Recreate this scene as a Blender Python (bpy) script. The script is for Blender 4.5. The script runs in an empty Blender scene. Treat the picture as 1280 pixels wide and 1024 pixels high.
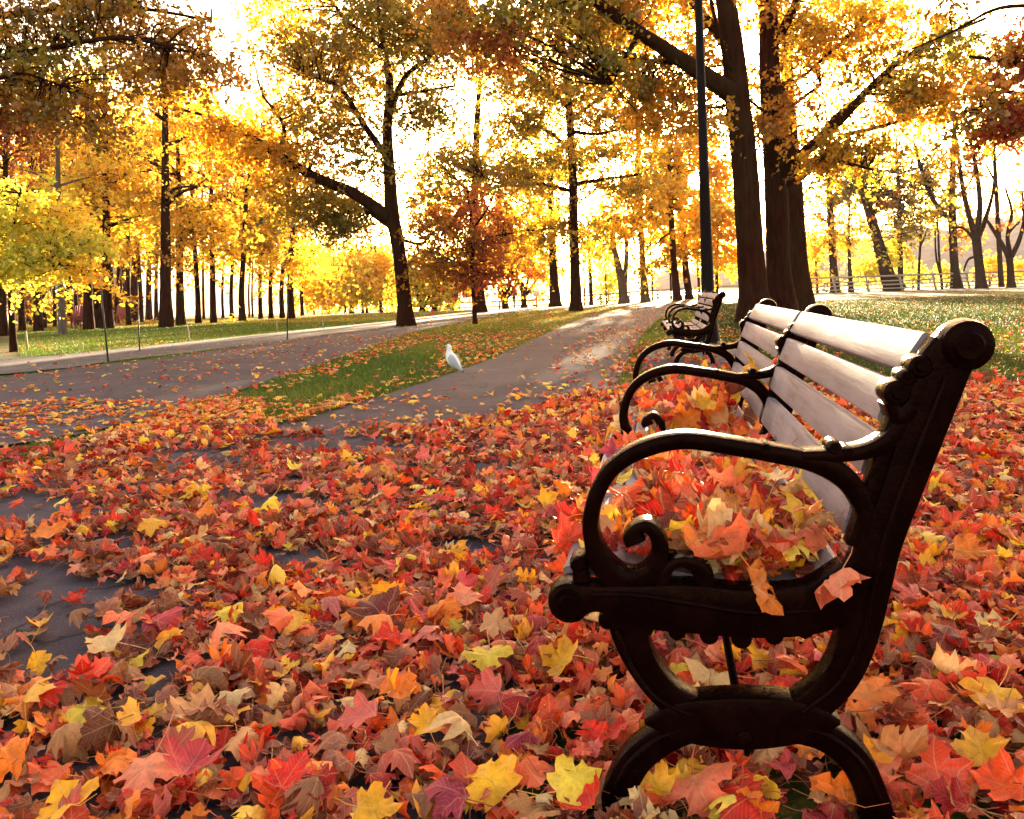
import bpy, math, random
import numpy as np
from mathutils import Vector, Matrix

rng = np.random.default_rng(11)
random.seed(11)
sc = bpy.context.scene
COL = sc.collection

# ------------------------------------------------------------------ camera
F, CAMZ = 1060.0, 0.93
HAZE = 0.00016


def cam_axes():
    y = np.array([828 - 640, 360 - 512, F]); y /= np.linalg.norm(y)
    r = math.radians(2.0)
    z = np.cross(y, np.array([math.cos(r), -math.sin(r), 0])); z /= np.linalg.norm(z)
    if z[1] > 0: z = -z
    return np.array([np.cross(y, z), y, z])


R = cam_axes()
CAM = np.array([0, 0, CAMZ])


def at(px, py, Y=None, z=0.0):
    d = R @ np.array([px - 640, py - 512, F])
    t = Y / d[1] if Y is not None else (z - CAMZ) / d[2]
    return CAM + d * t


def proj(P):
    v = (np.asarray(P) - CAM) @ R
    w = np.maximum(v[..., 2], 1e-3)
    return 640 + F * v[..., 0] / w, 512 + F * v[..., 1] / w, v[..., 2]


def sstep(a, b, x):
    t = np.clip((x - a) / (b - a), 0, 1)
    return t * t * (3 - 2 * t)


def gz(x, y):
    """height of the lawn: it falls a little towards the lake"""
    x = np.asarray(x, float); y = np.asarray(y, float)
    return -0.45 * sstep(48, 76, y) * sstep(3, -8, x) - 2.4 * sstep(92, 150, y)


cd = bpy.data.cameras.new("Camera"); cam = bpy.data.objects.new("Camera", cd); COL.objects.link(cam)
cd.sensor_width = 36; cd.sensor_fit = 'HORIZONTAL'; cd.lens = F / 1280 * 36
cd.clip_start = 0.05; cd.clip_end = 5000
M = Matrix.Identity(4)
for i in range(3):
    M[i][0] = R[i][0]; M[i][1] = -R[i][1]; M[i][2] = -R[i][2]
M[2][3] = CAMZ
cam.matrix_world = M
sc.camera = cam

# ------------------------------------------------------------------ materials


def nmat(name):
    m = bpy.data.materials.new(name); m.use_nodes = True
    nt = m.node_tree; nt.nodes.clear()
    out = nt.nodes.new('ShaderNodeOutputMaterial')
    return m, nt, out


def N(nt, t, **kw):
    n = nt.nodes.new(t)
    for k, v in kw.items():
        if k.startswith('_'): setattr(n, k[1:], v)
        else: n.inputs[k.replace('__', ' ')].default_value = v
    return n


def L(nt, a, b): nt.links.new(a, b)


def math_n(nt, op, a, b=None, c=None):
    n = nt.nodes.new('ShaderNodeMath'); n.operation = op
    for i, v in enumerate((a, b, c)):
        if v is None: continue
        if isinstance(v, (int, float)): n.inputs[i].default_value = v
        else: L(nt, v, n.inputs[i])
    return n.outputs[0]


def mixc(nt, fac, a, b, mode='MIX'):
    n = nt.nodes.new('ShaderNodeMix'); n.data_type = 'RGBA'; n.blend_type = mode
    for idx, v in ((0, fac), (6, a), (7, b)):
        if isinstance(v, (int, float)): n.inputs[idx].default_value = v
        elif isinstance(v, tuple): n.inputs[idx].default_value = (*v, 1) if len(v) == 3 else v
        else: L(nt, v, n.inputs[idx])
    return n.outputs[2]


def ramp(nt, fac, stops):
    n = nt.nodes.new('ShaderNodeValToRGB')
    while len(n.color_ramp.elements) < len(stops): n.color_ramp.elements.new(0.5)
    for e, (p, c) in zip(n.color_ramp.elements, stops):
        e.position = p; e.color = (*c, 1) if isinstance(c, tuple) else (c, c, c, 1)
    L(nt, fac, n.inputs[0])
    return n.outputs[0]


def noise(nt, vec, scale, detail=4, rough=0.55):
    n = N(nt, 'ShaderNodeTexNoise', Scale=scale, Detail=detail, Roughness=rough)
    if vec is not None: L(nt, vec, n.inputs['Vector'])
    return n.outputs[0]


def bump(nt, h, strength, dist):
    b = N(nt, 'ShaderNodeBump', Strength=strength, Distance=dist)
    L(nt, h, b.inputs['Height'])
    return b.outputs[0]


def pos(nt): return nt.nodes.new('ShaderNodeNewGeometry').outputs['Position']
def objco(nt): return nt.nodes.new('ShaderNodeTexCoord').outputs['Object']


def mat_tree_leaf():
    m, nt, out = nmat('tree_leaf')
    a = N(nt, 'ShaderNodeAttribute', _attribute_name='Col')
    d = N(nt, 'ShaderNodeBsdfDiffuse'); t = N(nt, 'ShaderNodeBsdfTranslucent')
    g = N(nt, 'ShaderNodeBsdfGlossy', Roughness=0.45)
    L(nt, a.outputs[0], d.inputs[0]); L(nt, a.outputs[0], t.inputs[0])
    x = N(nt, 'ShaderNodeMixShader', Fac=0.66); L(nt, d.outputs[0], x.inputs[1]); L(nt, t.outputs[0], x.inputs[2])
    y = N(nt, 'ShaderNodeMixShader', Fac=0.04); L(nt, x.outputs[0], y.inputs[1]); L(nt, g.outputs[0], y.inputs[2])
    L(nt, y.outputs[0], out.inputs[0])
    return m


def mat_fallen():
    m, nt, out = nmat('fallen_leaf')
    a = N(nt, 'ShaderNodeAttribute', _attribute_name='Col')
    uv = N(nt, 'ShaderNodeAttribute', _attribute_name='leafco')
    sep = N(nt, 'ShaderNodeSeparateXYZ'); L(nt, uv.outputs['Vector'], sep.inputs[0])
    ax = math_n(nt, 'ABSOLUTE', sep.outputs[0]); y = sep.outputs[1]
    ang = math_n(nt, 'ARCTAN2', ax, y)
    r = math_n(nt, 'SQRT', math_n(nt, 'ADD', math_n(nt, 'MULTIPLY', ax, ax), math_n(nt, 'MULTIPLY', y, y)))
    ds = []
    for k in (0.0, 0.93, 1.6):
        ds.append(math_n(nt, 'MULTIPLY', r, math_n(nt, 'ABSOLUTE', math_n(nt, 'SINE', math_n(nt, 'SUBTRACT', ang, k)))))
    dm = math_n(nt, 'MINIMUM', math_n(nt, 'MINIMUM', ds[0], ds[1]), ds[2])
    vein = math_n(nt, 'LESS_THAN', dm, 0.012)
    sc_ = math_n(nt, 'SINE', math_n(nt, 'MULTIPLY', math_n(nt, 'ADD', r, math_n(nt, 'MULTIPLY', dm, -1.1)), 62.0))
    fine = math_n(nt, 'MULTIPLY', math_n(nt, 'GREATER_THAN', sc_, 0.86), 0.45)
    vv = math_n(nt, 'MAXIMUM', vein, fine)
    nz = noise(nt, pos(nt), 38, 5, 0.65)
    spots = ramp(nt, noise(nt, pos(nt), 150, 3, 0.6), [(0.30, 0.45), (0.42, 1.0)])
    var = ramp(nt, nz, [(0.25, 0.62), (0.7, 1.18)])
    c = mixc(nt, 1.0, a.outputs[0], var, 'MULTIPLY')
    c = mixc(nt, 0.55, c, mixc(nt, 1.0, c, spots, 'MULTIPLY'))
    c = mixc(nt, math_n(nt, 'MULTIPLY', vv, 0.26), c, (0.72, 0.46, 0.22))
    geo = nt.nodes.new('ShaderNodeNewGeometry')
    back = mixc(nt, 0.20, mixc(nt, 1.0, c, (1.15, 1.15, 1.1), 'MULTIPLY'), (0.84, 0.40, 0.20))
    c2 = mixc(nt, geo.outputs['Backfacing'], c, back)
    bs = N(nt, 'ShaderNodeBsdfPrincipled'); L(nt, c2, bs.inputs['Base Color'])
    L(nt, ramp(nt, nz, [(0.3, 0.42), (0.7, 0.66)]), bs.inputs['Roughness'])
    bs.inputs['Specular IOR Level'].default_value = 0.3
    hb = math_n(nt, 'ADD', math_n(nt, 'MULTIPLY', vv, -0.6), nz)
    L(nt, bump(nt, hb, 0.5, 0.004), bs.inputs['Normal'])
    t = N(nt, 'ShaderNodeBsdfTranslucent'); L(nt, c, t.inputs[0])
    x = N(nt, 'ShaderNodeMixShader', Fac=0.28); L(nt, bs.outputs[0], x.inputs[1]); L(nt, t.outputs[0], x.inputs[2])
    L(nt, x.outputs[0], out.inputs[0])
    return m


def mat_bark(name, c0, c1, scale=1.0):
    m, nt, out = nmat(name)
    co = pos(nt)
    mp = N(nt, 'ShaderNodeMapping'); mp.inputs['Scale'].default_value = (9 * scale, 9 * scale, 1.3 * scale); L(nt, co, mp.inputs[0])
    n1 = noise(nt, mp.outputs[0], 1.6, 7, 0.65)
    n2 = noise(nt, co, 0.9, 3)
    c = ramp(nt, n1, [(0.32, c0), (0.62, c1)])
    c = mixc(nt, math_n(nt, 'MULTIPLY', ramp(nt, n2, [(0.45, 0.0), (0.65, 1.0)]), 0.35), c, (0.030, 0.024, 0.010))
    b = N(nt, 'ShaderNodeBsdfPrincipled', Roughness=0.9); L(nt, c, b.inputs['Base Color'])
    b.inputs['Specular IOR Level'].default_value = 0.03
    L(nt, bump(nt, n1, 1.0, 0.06), b.inputs['Normal'])
    L(nt, b.outputs[0], out.inputs[0])
    return m


def mat_plain(name, c, rough=0.6, spec=0.4, var=0.25, nscale=6, metal=0.0):
    m, nt, out = nmat(name)
    n = noise(nt, pos(nt), nscale, 5)
    v = ramp(nt, n, [(0.3, 1 - var), (0.7, 1 + var)])
    b = N(nt, 'ShaderNodeBsdfPrincipled', Roughness=rough, Metallic=metal)
    b.inputs['Specular IOR Level'].default_value = spec
    L(nt, mixc(nt, 1.0, c, v, 'MULTIPLY'), b.inputs['Base Color'])
    L(nt, b.outputs[0], out.inputs[0])
    return m


def mat_iron():
    m, nt, out = nmat('black_iron')
    n = noise(nt, pos(nt), 60, 6, 0.6); n2 = noise(nt, pos(nt), 14, 4)
    c = ramp(nt, n2, [(0.45, (0.0030, 0.0006, 0.0005)), (0.75, (0.0075, 0.0016, 0.0010))])
    b = N(nt, 'ShaderNodeBsdfPrincipled'); L(nt, c, b.inputs['Base Color'])
    L(nt, ramp(nt, n, [(0.35, 0.20), (0.7, 0.42)]), b.inputs['Roughness'])
    b.inputs['Specular IOR Level'].default_value = 0.045; b.inputs['Specular Tint'].default_value = (1.0, .46, .36, 1)
    L(nt, bump(nt, math_n(nt, 'ADD', n, n2), 0.42, 0.004), b.inputs['Normal'])
    L(nt, b.outputs[0], out.inputs[0])
    return m


def mat_wood():
    m, nt, out = nmat('weathered_slat')
    co = objco(nt)
    oi = N(nt, 'ShaderNodeObjectInfo')
    add = N(nt, 'ShaderNodeVectorMath', _operation='ADD'); L(nt, co, add.inputs[0])
    cmb = N(nt, 'ShaderNodeCombineXYZ'); L(nt, math_n(nt, 'MULTIPLY', oi.outputs['Random'], 7.0), cmb.inputs[0])
    L(nt, math_n(nt, 'MULTIPLY', oi.outputs['Random'], 3.0), cmb.inputs[1]); L(nt, cmb.outputs[0], add.inputs[1])
    mp = N(nt, 'ShaderNodeMapping'); mp.inputs['Scale'].default_value = (40, 2.2, 40); L(nt, add.outputs[0], mp.inputs[0])
    g = noise(nt, mp.outputs[0], 1.2, 7, 0.7)
    big = noise(nt, add.outputs[0], 5, 4)
    fl = noise(nt, add.outputs[0], 85, 3, 0.7)
    c = ramp(nt, g, [(0.28, (0.085, 0.055, 0.060)), (0.5, (0.185, 0.140, 0.158)), (0.74, (0.25, 0.20, 0.225))])
    c = mixc(nt, math_n(nt, 'MULTIPLY', ramp(nt, big, [(0.4, 0.0), (0.65, 1.0)]), 0.45), c, (0.36, 0.27, 0.25))
    c = mixc(nt, math_n(nt, 'MULTIPLY', ramp(nt, fl, [(0.27, 1.0), (0.33, 0.0)]), 0.6), c, (0.14, 0.08, 0.06))
    b = N(nt, 'ShaderNodeBsdfPrincipled'); L(nt, c, b.inputs['Base Color'])
    L(nt, ramp(nt, big, [(0.35, 0.6), (0.7, 0.8)]), b.inputs['Roughness']); b.inputs['Specular IOR Level'].default_value = 0.3
    L(nt, bump(nt, g, 0.35, 0.003), b.inputs['Normal'])
    L(nt, b.outputs[0], out.inputs[0])
    return m


def mat_asphalt(name, dark, light, crack=True):
    m, nt, out = nmat(name)
    p = pos(nt)
    n1 = noise(nt, p, 1.1, 4); n2 = noise(nt, p, 140, 3, 0.7); n3 = noise(nt, p, 7, 5, 0.6)
    c = ramp(nt, n1, [(0.3, dark), (0.7, light)])
    c = mixc(nt, 1.0, c, ramp(nt, n2, [(0.3, 0.55), (0.72, 1.5)]), 'MULTIPLY')
    c = mixc(nt, 1.0, c, ramp(nt, n3, [(0.3, 0.75), (0.7, 1.2)]), 'MULTIPLY')
    vo = N(nt, 'ShaderNodeTexVoronoi', Scale=0.55, _feature='DISTANCE_TO_EDGE')
    wv = N(nt, 'ShaderNodeVectorMath', _operation='ADD'); L(nt, p, wv.inputs[0])
    nv = N(nt, 'ShaderNodeTexNoise', Scale=2.5, Detail=5.0); L(nt, p, nv.inputs['Vector']); L(nt, nv.outputs[1], wv.inputs[1]); L(nt, wv.outputs[0], vo.inputs['Vector'])
    c = mixc(nt, ramp(nt, vo.outputs[0], [(0.004, 0.75), (0.012, 0.0)]), c, (0.012, 0.010, 0.010))
    c = mixc(nt, ramp(nt, noise(nt, p, 0.5, 5, 0.7), [(0.5, 0.0), (0.62, 0.4)]), c, (0.035, 0.027, 0.028))
    b = N(nt, 'ShaderNodeBsdfPrincipled', Roughness=0.92); L(nt, c, b.inputs['Base Color'])
    b.inputs['Specular IOR Level'].default_value = 0.12
    L(nt, bump(nt, n2, 0.6, 0.006), b.inputs['Normal'])
    L(nt, b.outputs[0], out.inputs[0])
    return m


def mat_lawn():
    m, nt, out = nmat('lawn')
    p = pos(nt)
    n1 = noise(nt, p, 0.35, 5, 0.6); n2 = noise(nt, p, 9, 5, 0.7); n3 = noise(nt, p, 2.1, 4)
    c = ramp(nt, n1, [(0.35, (0.030, 0.050, 0.008)), (0.65, (0.075, 0.075, 0.012))])
    c = mixc(nt, 1.0, c, ramp(nt, n2, [(0.3, 0.45), (0.7, 1.5)]), 'MULTIPLY')
    lv = ramp(nt, n2, [(0.52, 0.0), (0.62, 1.0)])
    c = mixc(nt, math_n(nt, 'MULTIPLY', lv, ramp(nt, n3, [(0.4, 0.05), (0.65, 0.75)])), c, (0.32, 0.14, 0.03))
    b = N(nt, 'ShaderNodeBsdfPrincipled', Roughness=0.95); L(nt, c, b.inputs['Base Color'])
    b.inputs['Specular IOR Level'].default_value = 0.1
    L(nt, bump(nt, n2, 0.8, 0.05), b.inputs['Normal'])
    L(nt, b.outputs[0], out.inputs[0])
    return m


def mat_vcol(name, rough=0.6, trans=0.0):
    m, nt, out = nmat(name)
    a = N(nt, 'ShaderNodeAttribute', _attribute_name='Col')
    b = N(nt, 'ShaderNodeBsdfPrincipled', Roughness=rough); L(nt, a.outputs[0], b.inputs['Base Color'])
    b.inputs['Specular IOR Level'].default_value = 0.25
    if trans:
        t = N(nt, 'ShaderNodeBsdfTranslucent'); L(nt, a.outputs[0], t.inputs[0])
        x = N(nt, 'ShaderNodeMixShader', Fac=trans); L(nt, b.outputs[0], x.inputs[1]); L(nt, t.outputs[0], x.inputs[2])
        L(nt, x.outputs[0], out.inputs[0])
    else:
        L(nt, b.outputs[0], out.inputs[0])
    return m


def mat_water():
    m, nt, out = nmat('lake_water')
    b = N(nt, 'ShaderNodeBsdfPrincipled', Roughness=0.12); b.inputs['Base Color'].default_value = (0.10, 0.12, 0.13, 1)
    b.inputs['IOR'].default_value = 1.33
    L(nt, bump(nt, noise(nt, pos(nt), 1.2, 4), 0.15, 0.1), b.inputs['Normal'])
    L(nt, b.outputs[0], out.inputs[0])
    return m


TLEAF = mat_tree_leaf(); FLEAF = mat_fallen(); IRON = mat_iron(); WOOD = mat_wood()
BARK = mat_bark('bark_brown', (0.011, 0.0026, 0.0011), (0.040, 0.0105, 0.0040))
BARKP = mat_bark('bark_pale', (0.06, 0.042, 0.034), (0.15, 0.112, 0.092))
ASPH = mat_asphalt('asphalt', (0.054, 0.038, 0.045), (0.084, 0.061, 0.070))
CONC = mat_asphalt('pale_concrete', (0.085, 0.070, 0.074), (0.125, 0.104, 0.106))
LAWN = mat_lawn(); GRASS = mat_vcol('grass_blade', 0.6, 0.35); WATER = mat_water()
FENCEW = mat_plain('fence_wood', (0.30, 0.24, 0.20), 0.7, 0.3)
VCOL = mat_vcol('painted', 0.65)

# ------------------------------------------------------------------ mesh helpers


def link(o, parent=None):
    COL.objects.link(o)
    if parent is not None: o.parent = parent
    return o


def tag(o, label=None, cat=None, group=None, kind=None):
    if label: o['label'] = label
    if cat: o['category'] = cat
    if group: o['group'] = group
    if kind: o['kind'] = kind
    return o


def empty(name, loc=(0, 0, 0), label=None, cat=None, group=None):
    o = bpy.data.objects.new(name, None); o.location = loc; o.empty_display_size = 0.1
    return tag(link(o), label, cat, group)


def raw_mesh(name, V, loops, counts, mat, smooth=True, col=None, co=None):
    me = bpy.data.meshes.new(name)
    V = np.ascontiguousarray(V, np.float32); loops = np.ascontiguousarray(loops, np.int32)
    counts = np.ascontiguousarray(counts, np.int32)
    me.vertices.add(len(V)); me.vertices.foreach_set('co', V.ravel())
    me.loops.add(len(loops)); me.loops.foreach_set('vertex_index', loops)
    me.polygons.add(len(counts))
    st = np.zeros(len(counts), np.int32); st[1:] = np.cumsum(counts)[:-1]
    me.polygons.foreach_set('loop_start', st); me.polygons.foreach_set('loop_total', counts)
    if smooth: me.polygons.foreach_set('use_smooth', np.ones(len(counts), bool))
    if col is not None:
        a = me.attributes.new('Col', 'FLOAT_COLOR', 'POINT')
        c = np.ones((len(V), 4), np.float32); c[:, :3] = col; a.data.foreach_set('color', c.ravel())
    if co is not None:
        a = me.attributes.new('leafco', 'FLOAT_VECTOR', 'POINT')
        a.data.foreach_set('vector', np.ascontiguousarray(co, np.float32).ravel())
    me.update(calc_edges=True)
    if mat: me.materials.append(mat)
    return me


class MB:
    """collects shapes into one mesh"""
    def __init__(s): s.v = []; s.f = []; s.c = []; s.cur = (1, 1, 1)

    def add(s, vs, fs):
        o = len(s.v); s.v += [tuple(map(float, p)) for p in vs]; s.f += [tuple(i + o for i in f) for f in fs]
        s.c += [s.cur] * len(vs)

    def box(s, c, d, M=None, bev=0.0):
        hx, hy, hz = d[0] / 2, d[1] / 2, d[2] / 2
        if bev <= 0:
            vs = [(x, y, z) for x in (-hx, hx) for y in (-hy, hy) for z in (-hz, hz)]
            fs = [(0, 1, 3, 2), (4, 6, 7, 5), (0, 4, 5, 1), (2, 3, 7, 6), (0, 2, 6, 4), (1, 5, 7, 3)]
        else:
            b = bev; ring = []
            prof = [(-hx + b, -hz), (hx - b, -hz), (hx, -hz + b), (hx, hz - b), (hx - b, hz), (-hx + b, hz), (-hx, hz - b), (-hx, -hz + b)]
            vs = []
            for yy, k in ((-hy, b), (-hy + b, 0), (hy - b, 0), (hy, b)):
                for x, z in prof:
                    vs.append((x * (1 - k / hx), yy, z * (1 - k / hz)))
            fs = []
            for j in range(3):
                for i in range(8):
                    a = j * 8 + i; n = j * 8 + (i + 1) % 8
                    fs.append((a, n, n + 8, a + 8))
            fs.append(tuple(range(7, -1, -1))); fs.append(tuple(range(24, 32)))
        c = Vector(c)
        s.add([(M @ Vector(p) if M else Vector(p)) + c for p in vs], fs)

    def tube(s, pts, rad, n=8, rough=0.0, cap=True, flat=None):
        pts = [Vector(p) for p in pts]; vs = []; fs = []
        ref = None
        for i, p in enumerate(pts):
            t = (pts[min(i + 1, len(pts) - 1)] - pts[max(i - 1, 0)])
            if t.length < 1e-9: t = Vector((0, 0, 1))
            t.normalize()
            if ref is None:
                ref = Vector((1, 0, 0)) if abs(t.x) < 0.8 else Vector((0, 1, 0))
            u = (ref - t * ref.dot(t)).normalized(); w = t.cross(u); ref = u
            for k in range(n):
                a = 2 * math.pi * k / n
                r = rad[i] * (1 + (rough * (math.sin(a * 3 + i * .4) * .5 + random.uniform(-1, 1) * .6) if rough else 0))
                vs.append(p + (u * math.cos(a) + w * math.sin(a)) * r)
        for i in range(len(pts) - 1):
            for k in range(n):
                a = i * n + k; b = i * n + (k + 1) % n
                fs.append((a, b, b + n, a + n))
        if cap:
            fs.append(tuple(range(n - 1, -1, -1))); fs.append(tuple(range((len(pts) - 1) * n, len(pts) * n)))
        s.add(vs, fs)

    def ball(s, c, r, seg=12, ring=8):
        if isinstance(r, (int, float)): r = (r, r, r)
        vs = [(c[0], c[1], c[2] - r[2])]; fs = []
        for i in range(1, ring):
            th = math.pi * i / ring
            for k in range(seg):
                a = 2 * math.pi * k / seg
                vs.append((c[0] + r[0] * math.sin(th) * math.cos(a), c[1] + r[1] * math.sin(th) * math.sin(a), c[2] - r[2] * math.cos(th)))
        vs.append((c[0], c[1], c[2] + r[2])); T = len(vs) - 1
        for k in range(seg):
            k2 = (k + 1) % seg
            fs.append((0, 1 + k2, 1 + k)); fs.append((T, T - seg + k, T - seg + k2))
            for i in range(ring - 2):
                a = 1 + i * seg
                fs.append((a + k, a + k2, a + seg + k2, a + seg + k))
        s.add(vs, fs)

    def build(s, name, mat, parent=None, smooth=True, col=False):
        cnt = [len(f) for f in s.f]
        lp = [i for f in s.f for i in f]
        me = raw_mesh(name, np.array(s.v), lp, cnt, mat, smooth, np.array(s.c) if col else None)
        return link(bpy.data.objects.new(name, me), parent)


def smooth_path(P, sub=6):
    """Catmull-Rom through rows of any width"""
    P = np.array(P, float)
    if len(P) < 3: 
        t = np.linspace(0, 1, sub + 1)[:, None]; return P[0] * (1 - t) + P[-1] * t
    Q = np.vstack([2 * P[0] - P[1], P, 2 * P[-1] - P[-2]]); out = []
    for i in range(1, len(Q) - 2):
        p0, p1, p2, p3 = Q[i - 1:i + 3]
        for t in np.linspace(0, 1, sub, endpoint=False):
            out.append(0.5 * (2 * p1 + (p2 - p0) * t + (2 * p0 - 5 * p1 + 4 * p2 - p3) * t * t + (3 * p1 - p0 - 3 * p2 + p3) * t ** 3))
    out.append(P[-1])
    return np.array(out)


# ------------------------------------------------------------------ ground, paths, water
def grid_sheet(name, xs, ys, zf, mat, kind='structure'):
    X, Yg = np.meshgrid(xs, ys); Z = zf(X, Yg)
    V = np.stack([X, Yg, Z], -1).reshape(-1, 3)
    nx, ny = len(xs), len(ys)
    i = np.arange(ny - 1)[:, None] * nx + np.arange(nx - 1)[None]
    q = np.stack([i, i + 1, i + nx + 1, i + nx], -1).reshape(-1)
    o = link(bpy.data.objects.new(name, raw_mesh(name, V, q, np.full(len(q) // 4, 4), mat)))
    return tag(o, kind=kind)


xs = np.concatenate([np.linspace(-600, -60, 16), np.linspace(-50, 50, 61), np.linspace(60, 600, 16)])
ys = np.concatenate([np.linspace(-40, 0, 8), np.linspace(1, 160, 160), np.linspace(180, 900, 14)])
grid_sheet('ground', xs, ys, gz, LAWN)


def strip(name, left, right, z, mat, n=40):
    """a sheet between two edges given as matching lists of points in the picture's ground"""
    def res(E):
        P = np.array([at(*e)[:2] for e in E])
        d = np.r_[0, np.cumsum(np.linalg.norm(np.diff(P, axis=0), axis=1))]
        s = np.linspace(0, 1, n) ** 1.6 * d[-1]
        return np.stack([np.interp(s, d, P[:, 0]), np.interp(s, d, P[:, 1])], 1)
    A, B = res(left), res(right); V = []
    K = 6
    for a, b in zip(A, B):
        for k in range(K + 1):
            p = a + (b - a) * k / K
            V.append((p[0], p[1], float(gz(p[0], p[1])) + z))
    q = []
    for i in range(n - 1):
        for k in range(K):
            o = i * (K + 1) + k; q += [o, o + 1, o + K + 2, o + K + 1]
    o = link(bpy.data.objects.new(name, raw_mesh(name, np.array(V), q, np.full(len(q) // 4, 4), mat)))
    return tag(o, kind='structure')


EDGE_L = [(-1500, 2600), (-800, 1100), (-200, 690), (60, 582), (200, 552), (370, 528), (450, 503), (530, 479), (612, 450), (660, 427), (700, 409), (735, 395), (770, 388), (800, 383.5), (830, 379), (850, 376.5)]
EDGE_R = [(500, 2600), (560, 1400), (640, 860), (700, 660), (735, 570), (757, 512), (775, 470), (790, 440), (806, 415), (822, 400), (838, 391), (852, 386), (870, 382), (890, 379.5), (930, 376)]
strip('path', EDGE_L, EDGE_R, 0.008, ASPH, 60)
strip('side_path', [(-900, 520), (-300, 490), (0, 474), (100, 460), (200, 449), (330, 430), (400, 420), (490, 408), (560, 399), (620, 391)],
      [(-1200, 900), (-300, 610), (0, 560), (130, 541), (250, 506), (330, 480), (400, 456), (470, 432), (520, 415), (600, 399), (640, 391)], 0.016, ASPH)
strip('footway', [(-600, 462), (-200, 454), (0, 449), (70, 446), (140, 438), (270, 425), (400, 411), (490, 402), (560, 393), (640, 386.5), (700, 382), (760, 378.5)],
      [(-600, 500), (-200, 482), (0, 470), (70, 464), (140, 453), (270, 438), (400, 421), (490, 409), (560, 400), (640, 391), (700, 385), (760, 380.5)], 0.024, CONC)
strip('shore_path', [(690, 378), (760, 375.5), (840, 373), (930, 371.5), (1010, 369.5), (1150, 363.5), (1400, 353.5)], [(690, 381), (760, 378.6), (840, 376.3), (930, 374.6), (1010, 372), (1150, 366), (1400, 356)], 0.02, CONC)

lake = grid_sheet('lake', np.linspace(-900, 900, 30), np.linspace(96, 1500, 30), lambda x, y: np.full_like(x, -1.1), WATER)

# the far shore, wooded, on the other side of the water
def hillz(x, y):
    t = np.clip((y - 520) / 170, 0, 1)
    base = 12 + 36 * sstep(0, 260, x) + 7 * np.sin(x * .021) + 3 * np.sin(x * .11 + 1) + 1.6 * np.sin(x * .31)
    base = base * sstep(-220, 40, x) + 2.0
    return -1.5 + base * np.sin(t * math.pi / 2) + 1.2 * np.sin(x * .9) * np.sin(y * .4) * t
HILLM = mat_plain('far_woods', (0.16, 0.10, 0.07), 0.95, 0.05, 0.5, 0.12)
grid_sheet('far_hill', np.linspace(-300, 900, 241), np.linspace(515, 760, 18), hillz, HILLM)

# ------------------------------------------------------------------ maple leaves (fallen)
HALF = np.array([(0, 0), (.12, -.05), (.28, -.07), (.47, -.01), (.42, .07), (.37, .15), (.49, .20), (.59, .27), (.67, .46), (.57, .48), (.48, .59), (.38, .55), (.26, .54), (.27, .64), (.36, .74), (.22, .77), (.13, .87), (0, 1.0)])
OUT_HI = np.vstack([HALF, (HALF[1:-1] * [-1, 1])[::-1]])
_mid = HALF[[0, 3, 5, 8, 12, 14, 17]]
OUT_MID = np.vstack([_mid, (_mid[1:-1] * [-1, 1])[::-1]])
CEN = np.array([0, .36])


def leaf_base(outline, rings):
    n = len(outline); V = [CEN]; Fc = []
    for k in rings: V += list(CEN + (outline - CEN) * k)
    for i in range(n):
        j = (i + 1) % n
        Fc.append((0, 1 + j, 1 + i))
        for r in range(len(rings) - 1):
            a = 1 + r * n
            Fc.append((a + i, a + j, a + n + j, a + n + i))
    Fc = [f[::-1] for f in Fc]
    return np.array(V), Fc


def deform(P, r, strong=1.0):
    """curl a flat leaf: fold along the midrib, roll round a random axis, ripple"""
    x, y = P[:, 0].copy(), P[:, 1] - .4
    a = r.uniform(-.9, .9) + (math.pi / 2 if r.random() < .35 else 0)
    u = x * math.cos(a) + y * math.sin(a); v = -x * math.sin(a) + y * math.cos(a)
    k = r.choice([r.normal(0, 1.0), r.normal(0, 1.6), r.choice([-1, 1]) * r.uniform(2.2, 4.2)], p=[.5, .3, .2]) * strong
    if abs(k) < .05: k = .05
    z = (1 - np.cos(k * u)) / k; u = np.sin(k * u) / k
    x2 = u * math.cos(a) - v * math.sin(a); y2 = u * math.sin(a) + v * math.cos(a)
    z = z + r.normal(.05, .22) * strong * np.abs(x) + r.normal(0, .3) * strong * y * y
    rr = np.sqrt(x * x + y * y)
    z = z + .09 * strong * rr * np.sin(7 * np.arctan2(x, y) + r.uniform(0, 6)) + r.normal(.0, .5) * strong * rr ** 3
    return np.stack([x2, y2, z], 1)


def make_variants(outline, rings, n, stem, strong=1.0, seed=3):
    r = np.random.default_rng(seed); P, Fc = leaf_base(outline, rings); res = []
    for i in range(n):
        V = deform(P, r, strong); co = np.c_[P, np.zeros(len(P))]; F2 = list(Fc)
        if stem:
            o = len(V); b = V[1 + (len(rings) - 1) * len(outline)]
            L_ = r.uniform(.45, .85); bx, bz = r.normal(0, .25), r.normal(.12, .22)
            S = []
            for t in (0, .5, 1):
                c = b + np.array([bx * t * t, -L_ * t, bz * t * t])
                w = .014
                S += [c + [w, 0, 0], c + [-w * .5, 0, w], c + [-w * .5, 0, -w]]
            V = np.vstack([V, S]); co = np.vstack([co, [[0, -.3 * t, 0] for t in (0, 0, 0, .5, .5, .5, 1, 1, 1)]])
            for s in range(2):
                for q in range(3):
                    a_ = o + s * 3 + q; b_ = o + s * 3 + (q + 1) % 3
                    F2.append((a_, b_, b_ + 3, a_ + 3))
        res.append((V, F2, co))
    return res


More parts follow.
